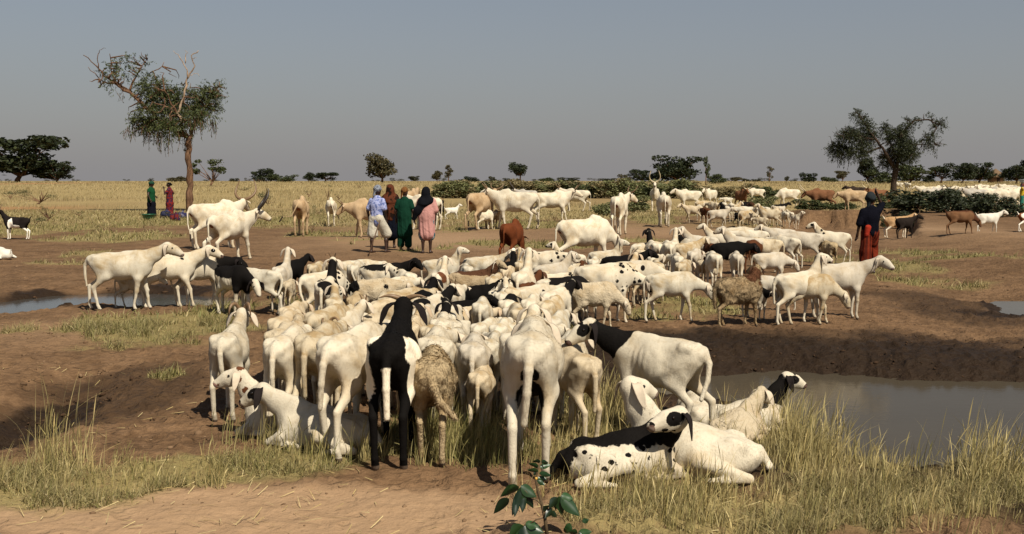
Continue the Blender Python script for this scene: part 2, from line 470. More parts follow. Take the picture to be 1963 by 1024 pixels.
def build_ground():
    rr = np.concatenate([np.linspace(1.0, 3.9, 16), np.geomspace(4.0, 30, 430), np.geomspace(30.3, 120, 170), np.geomspace(123, 900, 60), np.geomspace(960, 9000, 24)])
    th = np.concatenate([np.linspace(-180, -46, 40), np.linspace(-44, -31, 30), np.linspace(-30.7, 30.7, 460), np.linspace(31, 44, 30), np.linspace(46, 180, 40)[:-1]])
    a = np.radians(th)
    X = rr[:, None] * np.sin(a)[None]; Y = rr[:, None] * np.cos(a)[None]
    nr, na = X.shape
    x, y = X.ravel(), Y.ravel()
    z = terrain(x, y)
    g, gr, wet, pale, red = ground_masks(x, y)
    r = np.hypot(x, y)
    near = r < 32
    cl = np.zeros_like(x)
    cl[near] = (fbm2(x[near] * 7, y[near] * 7, 61, 3) - .5)
    cl2 = np.zeros_like(x)
    cl2[near] = np.maximum(fbm2(x[near] * 13, y[near] * 13, 63, 2) - .52, 0)
    rough = .024 + .034 * wet + .024 * (1 - pale)
    z = z + (cl * rough + cl2 * rough * 1.5) * (1 - .5 * sstep(14, 30, r))
    V = np.stack([x, y, z], 1)
    i = np.arange(nr - 1)[:, None] * na; j = np.arange(na)[None]; j2 = (j + 1) % na
    Q = np.stack([i + j, i + na + j, i + na + j2, i + j2], -1).reshape(-1, 4)[:, ::-1]
    me = quads_mesh('ground', V, np.ascontiguousarray(Q))
    # the small disc under the camera
    attr(me, 'g', g); attr(me, 'gr', gr); attr(me, 'wet', wet); attr(me, 'pale', pale); attr(me, 'red', red)
    b = NB('earth')
    n1 = b.noise(1.1, detail=6, rough=.65); n2 = b.noise(9, detail=5, rough=.7); n3 = b.noise(45, detail=3)
    f = b.math('ADD', b.math('MULTIPLY', n1, .5), b.math('MULTIPLY', n2, .5))
    c = b.mix(b.ramp(f, .36, .64), (.085, .048, .024), (.180, .106, .055))
    c = b.mix(b.math('MULTIPLY', b.attr('pale'), .9), c, b.mix(n2, (.34, .222, .130), (.245, .154, .084)))
    c = b.mix(b.attr('red'), c, (.30, .14, .06))
    lit = b.ramp(n3, .60, .72)
    c = b.mix(b.math('MULTIPLY', lit, .35), c, (.085, .048, .024))
    gcol = b.mix(b.attr('gr'), b.mix(n1, (.33, .245, .115), (.25, .18, .078)), b.mix(n2, (.15, .13, .042), (.095, .088, .028)))
    gm = b.math('MULTIPLY', b.attr('g'), b.ramp(b.math('ADD', n2, b.math('MULTIPLY', n3, .5)), .45, .80))
    farm = b.ramp(b.vm('LENGTH', b.n('ShaderNodeNewGeometry').outputs['Position']), 35, 90)
    gm = b.math('MAXIMUM', gm, b.math('MULTIPLY', farm, b.math('MULTIPLY', b.attr('g'), .95)))
    c = b.mix(gm, c, gcol)
    wetm = b.ramp(b.math('ADD', b.attr('wet'), b.math('MULTIPLY', b.math('SUBTRACT', n2, .5), .6)), .10, .80)
    c = b.mix(wetm, c, b.mix(n2, (.011, .007, .004), (.032, .018, .009)))
    vo = b.n('ShaderNodeTexVoronoi'); vo.inputs['Scale'].default_value = 5.5; b.l(b.tc.outputs['Object'], vo.inputs['Vector'])
    vo2 = b.n('ShaderNodeTexVoronoi'); vo2.inputs['Scale'].default_value = 17; b.l(b.tc.outputs['Object'], vo2.inputs['Vector'])
    hoof = b.math('MULTIPLY', b.ramp(b.math('ADD', vo.outputs['Distance'], b.math('MULTIPLY', n3, .12)), .22, .34), b.math('SUBTRACT', 1.0, b.math('MULTIPLY', b.attr('g'), .7)))
    h = b.math('ADD', b.math('ADD', n2, b.math('MULTIPLY', n3, .6)), b.math('ADD', b.math('MULTIPLY', hoof, .55), b.math('MULTIPLY', vo2.outputs['Distance'], .5)))
    h = b.math('MULTIPLY', h, b.math('SUBTRACT', 1.0, b.math('MULTIPLY', b.attr('pale'), .55)))
    b.fin(c, b.mix(wetm, (.95,) * 3, (.6,) * 3), b.bump(h, .7, .045), .1)
    o = link('ground', me, b.m); tag(o, kind='structure')
    return o
build_ground()
def build_water(name, P, z, c, spec=.03):
    cpt = P.mean(0)
    Q = cpt + (P - cpt) * 1.0
    d = (P - cpt); L = np.linalg.norm(d, axis=1, keepdims=True)
    Q = P + d / L * .9
    v = [(p[0], p[1], z) for p in Q]
    me = mesh_np(name, v, np.arange(len(v))[::-1], [len(v)], False)
    b = NB(name + '_surface')
    n = b.noise(3.0, detail=4); n2 = b.noise(.6, detail=2)
    mp = b.n('ShaderNodeMapping'); mp.inputs['Scale'].default_value = (1, 2.2, 1); b.l(b.tc.outputs['Object'], mp.inputs[0])
    rip = b.noise(7, mp.outputs[0], detail=3)
    b.fin(b.mix(n2, c, tuple(.7 * q for q in c)), .10, b.bump(rip, .07, .02),  spec)
    o = link(name, me, b.m); tag(o, kind='structure')
build_water('pond_water', POND_R, WATER_R, (.062, .050, .034))
build_water('pool_water', POND_L, WATER_L, (.055, .052, .045), .45)
build_water('puddle_water', POND_E, WATER_E, (.09, .075, .055))
# ------------------------------------------------------------------ animals
def rot(yaw, pitch):
    """columns: forward, lateral(left), up for a yaw about z and a pitch above the horizon"""
    cy, sy, cp, sp = math.cos(R(yaw)), math.sin(R(yaw)), math.cos(R(pitch)), math.sin(R(pitch))
    f = np.array([cy * cp, sy * cp, sp]); l = np.array([-sy, cy, 0.0]); u = np.cross(f, l)
    return f, l, u
SPEC = {
 'sheep': dict(h=.80, chest=(.27, .585, .105, .165), mid=(.0, .575, .150, .165), loin=(-.22, .625, .125, .125), rump=(-.345, .650, .086, .088),
   wither=(.21, .735, .050), neck0=(.29, .665), neckl=.33, nr0=(.070, .115), nr1=(.052, .066), headl=.225, hr=(.056, .068), mr=(.033, .038),
   elbow=(.255, .435), knee=(.275, .265), fet=(.262, .075), ffoot=(.285, .022), stifle=(-.185, .455), hock=(-.395, .315), hfet=(-.365, .08), hfoot=(-.335, .022),
   ly=.082, r=dict(sh=(.05, .085), el=.043, kn=.026, fe=.0175, ho=.024, th=(.054, .108), st=.048, hk=.027, hf=.019), tail=(.37, .027, .017), hump=0, dew=0, ear=(.185, .064, 'lop')),
 'goat': dict(h=.68, chest=(.24, .50, .095, .145), mid=(.0, .49, .135, .150), loin=(-.20, .53, .110, .120), rump=(-.31, .55, .080, .085),
   wither=(.19, .62, .045), neck0=(.26, .57), neckl=.30, nr0=(.055, .095), nr1=(.042, .055), headl=.19, hr=(.046, .056), mr=(.027, .032),
   elbow=(.225, .36), knee=(.24, .22), fet=(.23, .065), ffoot=(.25, .02), stifle=(-.17, .39), hock=(-.345, .26), hfet=(-.32, .065), hfoot=(-.295, .02),
   ly=.07, r=dict(sh=(.042, .075), el=.036, kn=.022, fe=.015, ho=.021, th=(.05, .095), st=.043, hk=.023, hf=.016), tail=(-.14, .022, .014), hump=0, dew=0, ear=(.10, .04, 'side')),
 'cow': dict(h=1.30, chest=(.43, .90, .190, .300), mid=(.0, .885, .265, .285), loin=(-.36, .985, .225, .215), rump=(-.58, 1.03, .165, .165),
   wither=(.33, 1.16, .085), neck0=(.50, 1.02), neckl=.46, nr0=(.105, .215), nr1=(.085, .115), headl=.40, hr=(.090, .110), mr=(.064, .070),
   elbow=(.42, .66), knee=(.44, .40), fet=(.425, .13), ffoot=(.455, .04), stifle=(-.32, .70), hock=(-.645, .50), hfet=(-.60, .14), hfoot=(-.555, .04),
   ly=.145, r=dict(sh=(.085, .15), el=.072, kn=.048, fe=.034, ho=.046, th=(.10, .20), st=.085, hk=.048, hf=.034), tail=(.80, .032, .016), hump=1, dew=1, ear=(.19, .075, 'side')),
}
for _k in ('chest', 'mid', 'loin', 'rump', 'wither', 'neck0', 'elbow', 'knee', 'fet', 'ffoot', 'stifle', 'hock', 'hfet', 'hfoot'):
    _q = SPEC['sheep'][_k]; SPEC['sheep'][_k] = (_q[0] * .88,) + _q[1:]
POSE = {  # neck pitch, neck yaw, head pitch, head yaw, leg swing (front left, front right, hind left, hind right)
 'up': (52, 0, -18, 0), 'upL': (48, 22, -18, 55), 'upR': (48, -22, -18, -55), 'upLL': (45, 40, -12, 95), 'upRR': (45, -40, -12, -95),
 'mid': (28, 0, -25, 0), 'midL': (26, 25, -25, 45), 'midR': (26, -25, -25, -45), 'low': (2, 0, -40, 0), 'lowL': (0, 30, -40, 40), 'lowR': (0, -30, -40, -40),
 'graze': (-38, 0, -62, 0), 'grazeL': (-36, 28, -62, 35), 'grazeR': (-36, -28, -62, -35), 'down': (-22, 0, -55, 0), 'tall': (66, 0, -12, 0), 'back': (50, 75, -14, 150), 'backR': (50, -75, -14, -150), 'rest': (34, -72, -8, -168), 'turn': (60, -10, -14, -135),
}
LEGS = [(.0, .0, .0, .0), (.07, -.07, -.08, .06), (-.06, .08, .08, -.09), (.02, .10, -.12, .02), (-.05, .04, .10, -.06)]
SHAPES = {}
def animal_shape(sp, pose, legs=0, fat=1.0, lie=False, vox=.014, swing=0.0, wool=0.0, leglen=1.0):
    key = (sp, pose, legs, fat, lie, vox, swing, wool, leglen)
    if key in SHAPES: return SHAPES[key]
    S = SPEC[sp]; s = S['h'] / .8; r = S['r']
    npch, nyaw, hp, hyw = POSE[pose]
    lo = LEGS[legs]
    P = []
    dz = 0.0
    A = lambda *a, **k: P.append(Prim(*a, **k))
    def tor(q): return np.array([q[0], 0, q[1]])
    ch, mi, ln, ru = S['chest'], S['mid'], S['loin'], S['rump']
    if lie:
        dz = -(S['mid'][1] - S['mid'][3] * .86) ; dzr = dz - .01
        flat = lambda q, a, b: (q[0], q[1] + dz, q[2] * a, q[3] * b)
        ch, mi, ln, ru = flat(ch, 1.1, .95), flat(mi, 1.22 , .95), flat(ln, 1.25, .98), flat(ru, 1.3, 1.1)
        ln = (ln[0], ln[1] - .06, ln[2], ln[3]); ru = (ru[0], ru[1] - .09, ru[2], ru[3])
    kb = .06 * s
    A(tor(ch), tor(mi), (ch[2], ch[3]), (mi[2] * fat, mi[3] * (1 + (fat - 1) * .6)), k=kb)
    A(tor(mi), tor(ln), (mi[2] * fat, mi[3] * (1 + (fat - 1) * .6)), (ln[2], ln[3]), k=kb)
    A(tor(ln), tor(ru), (ln[2], ln[3]), (ru[2], ru[3]), k=kb)
    w = S['wither']
    A((w[0], 0, w[1] + dz), (w[0] - .14 * s, 0, w[1] - .012 * s + dz), w[2], w[2] * .8, k=.05 * s)
    for sy in (1, -1):   # hip and pin bones
        A((ln[0] - .04 * s, sy * ln[2] * .70, ln[1] + ln[3] * .70), (ln[0] - .09 * s, sy * ln[2] * .68, ln[1] + ln[3] * .66), .030 * s, .028 * s, k=.04 * s)
        A((ru[0] - .055 * s, sy * ru[2] * .52, ru[1] + ru[3] * .22), (ru[0] - .03 * s, sy * ru[2] * .52, ru[1] + ru[3] * .28), .028 * s, .026 * s, k=.028 * s)
    if not lie:      # spine ridge, hollow flanks
        A((w[0] - .10 * s, 0, w[1] + w[2] - .022 * s), (ln[0], 0, ln[1] + ln[3] - .004 * s), .015 * s, .015 * s, k=.022 * s); A((ln[0], 0, ln[1] + ln[3] - .004 * s), (ru[0] - .02 * s, 0, ru[1] + ru[3] - .006 * s), .015 * s, .016 * s, k=.022 * s)
        for sy in (1, -1):
            A((-.16 * s, sy * (ln[2] + .035 * s) * (.5 + .5 * fat), ln[1] + ln[3] * .30), (-.13 * s, sy * (ln[2] + .045 * s) * (.5 + .5 * fat), ln[1] - ln[3] * .2), .052 * s, .040 * s, k=.05 * s, neg=True)
            A((ru[0] - .085 * s, sy * .012 * s, ru[1] - .09 * s), (ru[0] - .075 * s, sy * .012 * s, ru[1] - .20 * s), .018 * s, .018 * s, k=.03 * s, neg=True)
    # legs
    for li, (front, sy) in enumerate(((1, 1), (1, -1), (0, 1), (0, -1))):
        o = lo[li] * s; y = sy * S['ly']
        T = 'legf' if front else 'legh'
        if lie:
            if front:
                sh = (ch[0] - .02, sy * ch[2] * .8, ch[1]); el = (ch[0] + .06 * s, sy * .125 * s, .10 * s); kn = (ch[0] + .16 * s, sy * .12 * s, .055 * s); ft = (ch[0] - .10 * s, sy * .15 * s, .04 * s)
                A(sh, el, r['sh'], r['el'], k=.05 * s); A(el, kn, r['el'], r['kn'] * 1.15, k=.02 * s, tag=T); A(kn, ft, r['kn'], r['fe'] * 1.2, k=.012 * s, tag=T)
            else:
                hip = (ru[0] + .09 * s, sy * .11 * s, ru[1]); st = (ru[0] + .27 * s, sy * .20 * s, .14 * s); hk = (ru[0] - .02 * s, sy * .225 * s, .05 * s); ft = (ru[0] + .20 * s, sy * .25 * s, .032 * s)
                A(hip, st, (r['th'][0] * 1.1, r['th'][1]), r['st'], k=.05 * s); A(st, hk, r['st'], r['hk'] * 1.2, k=.02 * s, tag=T); A(hk, ft, r['hk'] * 1.1, r['hf'] * 1.2, k=.012 * s, tag=T)
            continue
        if front:
            e, kn, fe, fo = S['elbow'], S['knee'], S['fet'], S['ffoot']
            sh = (ch[0] - .01 * s, sy * ch[2] * .62, ch[1] + .04 * s)
            el = (e[0] + o * .1, y, e[1]); kp = (kn[0] + o * .6, y * .93, kn[1]); fp = (fe[0] + o, y * .9, fe[1]); hp_ = (fo[0] + o, y * .92, fo[1])
            A(sh, el, r['sh'], (r['el'], r['el'] * 1.25), k=.05 * s)
            A(el, kp, (r['el'] * .9, r['el'] * 1.05), r['kn'], k=.03 * s, tag=T)
            A(kp, fp, r['kn'] * .95, r['fe'], k=.010 * s, tag=T)
            A(kp, kp, r['kn'] * 1.12, r['kn'] * 1.12, k=.012 * s, tag=T)
            A(fp, hp_, r['fe'] * 1.15, r['ho'], k=.010 * s, tag=T)
        else:
            stf, hk, fe, fo = S['stifle'], S['hock'], S['hfet'], S['hfoot']
            hip = (ru[0] + .10 * s, sy * ru[2] * .62, ru[1] - .01 * s)
            st = (stf[0] + o * .25, y * 1.12, stf[1]); hkp = (hk[0] + o * .65, y * .98, hk[1]); fp = (fe[0] + o, y * .95, fe[1]); hp_ = (fo[0] + o, y * .95, fo[1])
            A(hip, st, (r['th'][0], r['th'][1]), (r['st'], r['st'] * 1.25), k=.05 * s)
            A((hip[0] - .06 * s, hip[1], hip[2] - .03 * s), (st[0] - .08 * s, y, st[2] - .02 * s), (r['th'][0] * .75, r['th'][1] * .6), (r['st'] * .62, r['st'] * .8), k=.05 * s)
            A(st, hkp, (r['st'] * .82, r['st'] * .95), (r['hk'] * .85, r['hk'] * 1.1), k=.03 * s, tag=T)
            A(hkp, fp, (r['hk'] * .9, r['hk'] * 1.05), r['hf'], k=.012 * s, tag=T)
            A(fp, hp_, r['hf'] * 1.15, r['ho'], k=.010 * s, tag=T)
    # neck and head
    f, l, u = rot(nyaw, npch)
    n0 = np.array([S['neck0'][0], 0, S['neck0'][1] + dz * .92])
    if lie: n0 = n0 + np.array([0, 0, .02])
    NL = S['neckl'] * (.80 if lie else 1)
    nb = n0 + f * NL * .5 + np.array([0, 0, -.012 * s])
    n1 = n0 + f * NL
    A(n0, nb, S['nr0'], tuple(.5 * (a + b) * .97 for a, b in zip(S['nr0'], S['nr1'])), lat=l, k=.06 * s, tag='neck')
    A(nb, n1, tuple(.5 * (a + b) * .97 for a, b in zip(S['nr0'], S['nr1'])), S['nr1'], lat=l, k=.03 * s, tag='neck')
    hf, hl, hu = rot(hyw, hp)
    H = np.stack([hf, hl, hu], 1)            # head frame (columns)
    h0 = n1 + f * .005 + hu * .012 * s
    L = S['headl']
    hpnt = lambda x, y, z: h0 + H @ np.array([x, y, z])
    hr, mr = S['hr'], S['mr']
    A(hpnt(0, 0, 0), hpnt(L * .45, 0, -.004 * s), hr, (hr[0] * .78, hr[1] * .84), lat=hl, k=.02 * s, tag='head')
    A(hpnt(L * .45, 0, -.004 * s), hpnt(L * .88, 0, -.022 * s), (hr[0] * .78, hr[1] * .84), mr, lat=hl, k=.02 * s, tag='head')
    A(hpnt(L * .25, 0, .024 * s), hpnt(L * .68, 0, .004 * s), hr[0] * .5, hr[0] * .36, lat=hl, k=.025 * s, tag='head')     # brow and arched nose
    A(hpnt(L * .80, 0, -.046 * s), hpnt(L * .45, 0, -.055 * s), mr[0] * .55, mr[0] * .6, lat=hl, k=.015 * s, tag='head')    # lower jaw
    A(hpnt(L * .15, 0, -.05 * s), hpnt(L * .42, 0, -.052 * s), hr[0] * .55, hr[0] * .42, lat=hl, k=.02 * s, tag='head')
    # tail
    tl, tr0, tr1 = S['tail']
    t0 = np.array([ru[0] - ru[2] * .72 - .01 * s, 0, ru[1] + ru[3] * .50])
    if tl > 0:
        if lie:
            pts = [t0, t0 + np.array([-.06 * s, .01, -.10 * s]), t0 + np.array([-.05 * s, .05, -ru[1] * .75])]
        else:
            pts = [t0, t0 + np.array([-.045 * s, swing * .03, -.09 * s]), t0 + np.array([-.05 * s, swing * .10, -.55 * tl]), t0 + np.array([-.03 * s, swing * .24, -tl * (1 - .2 * abs(swing))])]
        rr = np.linspace(tr0, tr1, len(pts))
        for i in range(len(pts) - 1):
            A(pts[i], pts[i + 1], rr[i], rr[i + 1], k=.03 * s if i == 0 else .01, tag='tail')
        if sp == 'cow':
            A(pts[-1], pts[-1] + np.array([0, swing * .05, -.16]), .026, .030, k=.02, tag='tuft')
    else:
        A(t0, t0 + np.array([-.06, swing * .02, .10]), tr0, tr1, k=.015, tag='tail')
    if S['hump']:
        A((.36, 0, 1.21), (.25, 0, 1.27), (.085, .11), (.075, .075), k=.09)
        A((.10, 0, .70 - .04), (-.15, 0, .67), (.10, .07), (.12, .08), k=.08)
    if S['dew']:
        d0 = n0 + np.array([-.02, 0, -.26]); d1 = n0 + f * S['neckl'] * .75 - u * .12
        A(d0, d1, (.028, .11), (.022, .05), lat=l, k=.06, tag='neck')
    if sp == 'sheep' and not lie and fat > 1.05:      # udder
        A((-.24, 0, .42), (-.26, 0, .37), .055, .035, k=.03)
    sc_v = vox
    V, Q = sdf_mesh(P, sc_v, 1)
    zw = zone_weights(P, V, ('body', 'neck', 'head', 'legf', 'legh', 'tail', 'tuft'), .012 * s)
    if wool > 0:
        N = vnormals(V, Q)
        amt = np.clip(zw['body'] + .6 * zw['neck'] + .35 * zw['tail'], 0, 1) * sstep(.30 * s, .42 * s, V[:, 2] if not lie else V[:, 2] + .3)
        nz = .55 * vnoise3(V * 26, 5) + .45 * vnoise3(V * np.array([55, 55, 22]), 6) 
        V = V + N * (amt * wool * (nz * .55 + .1))[:, None]
    else:
        N = vnormals(V, Q)
        nz = vnoise3(V * 8 / s, 8) - .5; nz2 = vnoise3(V * 21 / s, 18) - .5
        rib = np.sin(V[:, 0] * 2 * math.pi / (.052 * s) + V[:, 2] * 14) * sstep(-.02, .10, V[:, 0] / s) * (1 - sstep(.16, .24, V[:, 0] / s)) * sstep(.45, .50, V[:, 2] / s) * (1 - sstep(.66, .72, V[:, 2] / s)) * zw['body']
        V = V + N * ((nz * .016 + nz2 * .006 + rib * .0022) * s * zw['body'])[:, None]
    me = quads_mesh(sp, V, Q)
    attr(me, 'zh', zw['head']); attr(me, 'zn', zw['neck']); attr(me, 'zl', zw['legf'] + zw['legh']); attr(me, 'zt', zw['tail']); attr(me, 'zu', zw['tuft'])
    attr(me, 'hl', ((V - h0) @ H) / s)
    # short hair (or fleece) on the animals close by
    fur = None
    if sp == 'sheep' and ((vox <= .0105 and (wool == 0 or wool > .04)) or (wool > .04 and vox <= .015)):
        r_ = np.random.RandomState(len(SHAPES) + 3)
        nf = (15000 if wool == 0 else 13000); fi = r_.randint(0, len(Q), nf); wq = r_.dirichlet((1, 1, 1, 1), nf)
        VN = vnormals(V, Q); P0 = (V[Q[fi]] * wq[:, :, None]).sum(1); NN = (VN[Q[fi]] * wq[:, :, None]).sum(1); NN /= np.linalg.norm(NN, axis=1, keepdims=True)
        flow = np.array([-.55, 0, -.75]) + r_.normal(size=(nf, 3)) * (.25 if wool == 0 else .6); flow -= NN * (flow * NN).sum(1, keepdims=True); flow /= np.linalg.norm(flow, axis=1, keepdims=True) + 1e-9
        Lh = (.013 if wool == 0 else .030 * min(wool / .05, 1.4)) * r_.uniform(.5, 1.3, (nf, 1))
        zz = {k_: v_ for k_, v_ in zw.items()}; hd = (zw['head'] + zw['legf'] + zw['legh'])[Q[fi, 0]][:, None]; Lh = Lh * (1 - .6 * np.clip(hd, 0, 1))
        sd_ = np.cross(NN, flow); wd_ = (.0013 if wool == 0 else .0034) * r_.uniform(.6, 1.4, (nf, 1))
        TIP = P0 + flow * Lh + NN * Lh * (.30 if wool == 0 else .45)
        FV = np.stack([P0 + sd_ * wd_ - NN * .001, P0 - sd_ * wd_ - NN * .001, TIP], 1).reshape(-1, 3)
        fur = mesh_np('coat_hair', FV, np.arange(3 * nf), np.full(nf, 3))
        v0 = np.repeat(Q[fi, 0], 3)
        for nm_, a_ in (('zh', zw['head']), ('zn', zw['neck']), ('zl', zw['legf'] + zw['legh']), ('zt', zw['tail']), ('zu', zw['tuft'])): attr(fur, nm_, a_[v0])
        attr(fur, 'hl', (((V - h0) @ H) / s)[v0])
        fur.normals_split_custom_set_from_vertices(np.repeat(NN, 3, 0).tolist())
    # ears as thick curved leaves
    ears = []
    el_, ew, ek = S['ear']
    for sy in (1, -1):
        root = hpnt(-.012 * s, sy * hr[0] * .80, hr[1] * .32)
        lat = hl * sy
        if ek == 'lop':
            d0 = lat * 1.0 - hf * .15 + np.array([0, 0, -.25]); d1 = lat * .42 + hf * .05 + np.array([0, 0, -.95])
        else:
            d0 = lat * .9 - hf * .25 + np.array([0, 0, .05]); d1 = lat * .7 - hf * .1 + np.array([0, 0, -.45])
        d0 /= np.linalg.norm(d0); d1 /= np.linalg.norm(d1)
        ns, nc = 8, 8
        vs, p = [], root.copy()
        for i in range(ns):
            t = i / (ns - 1)
            d = d0 * (1 - min(t * 1.8, 1)) + d1 * min(t * 1.8, 1); d /= np.linalg.norm(d)
            if i: p = p + d * el_ / (ns - 1)
            wd = hf * .65 + lat * .75; wd = wd - d * np.dot(wd, d); wd /= np.linalg.norm(wd) + 1e-9
            nn = np.cross(d, wd)
            ww = ew * .5 * (math.sin(math.pi * min(.16 + .84 * t, 1) ** .8) ** .7 * .96 + .04) * (1 if t < .98 else .3)
            th = max(.11 * ew * (1 - .5 * t), .003)
            for k in range(nc):
                a = 2 * math.pi * k / nc
                cup = (math.cos(a) ** 2) * ww * .35
                vs.append(p + wd * math.cos(a) * ww + nn * (math.sin(a) * th - cup * sy))
        fs = [[i * nc + k, i * nc + (k + 1) % nc, (i + 1) * nc + (k + 1) % nc, (i + 1) * nc + k] for i in range(ns - 1) for k in range(nc)]
        fs.append(list(range(nc))[::-1]); fs.append([(ns - 1) * nc + k for k in range(nc)])
        b = MB(); b.add(vs, fs); ears.append(b.mesh('ear'))
    eyes = [hpnt(L * .30, sy * hr[0] * .86, hr[1] * .22) for sy in (1, -1)]
    if sp == 'cow': eyes = [hpnt(L * .33, sy * hr[0] * .82, hr[1] * .2) for sy in (1, -1)]
    res = dict(me=me, fur=fur, ears=ears, eyes=eyes, H=H, h0=h0, s=s, hr=hr, L=L, sp=sp)
    SHAPES[key] = res
    return res
HORNS = {}
def horn_mesh(sh, kind, sy, key):
    k = (key, kind, sy)
    if k in HORNS: return HORNS[k]
    H, h0, hr, s = sh['H'], sh['h0'], sh['hr'], sh['s']
    lat, fw, up = H[:, 1] * sy, H[:, 0], H[:, 2]
    b0 = h0 + lat * hr[0] * .42 + up * hr[1] * .80
    if kind == 'flat':      # wide level horns
        offs = [(0, 0, 0), (.04, -.02, .008), (.08, -.03, .008), (.125, -.03, -.006)]; r0 = .018
    elif kind == 'curl':    # swept back and down
        offs = [(0, 0, 0), (.03, -.05, .03), (.055, -.10, .005), (.07, -.11, -.05), (.075, -.08, -.09)]; r0 = .022
    elif kind == 'short':
        offs = [(0, 0, 0), (.015, -.03, .04), (.03, -.07, .06)]; r0 = .013
    elif kind == 'goat':
        offs = [(0, 0, 0), (.01, -.02, .07), (.03, -.06, .13), (.05, -.10, .15)]; r0 = .016
    elif kind == 'lyre':    # long horns of the cattle
        offs = [(0, 0, 0), (.14, 0, .05), (.25, .03, .20), (.25, .05, .38), (.20, .03, .52), (.17, -.02, .60)]; r0 = .045
    elif kind == 'crescent':
        offs = [(0, 0, 0), (.11, .0, .03), (.20, .02, .13), (.22, .04, .26)]; r0 = .034
    else:
        offs = [(0, 0, 0), (.08, .0, .02), (.13, .01, .09), (.12, .02, .15)]; r0 = .028
    pts = [b0 + lat * a + fw * b_ + up * c for a, b_, c in offs]
    # resample smoothly
    pp = []
    for i in range(len(pts) - 1):
        p_1, p0, p1, p2 = pts[max(i - 1, 0)], pts[i], pts[i + 1], pts[min(i + 2, len(pts) - 1)]
        for t in (0, .25, .5, .75):
            pp.append(.5 * ((2 * p0) + (-p_1 + p1) * t + (2 * p_1 - 5 * p0 + 4 * p1 - p2) * t * t + (-p_1 + 3 * p0 - 3 * p1 + p2) * t ** 3))
    pp.append(pts[-1])
    n = len(pp)
    b = MB(); b.tube(pp, [r0 * (1 - .85 * (i / (n - 1)) ** 1.2) for i in range(n)], 8)
    HORNS[k] = b.mesh('horn')
    return HORNS[k]

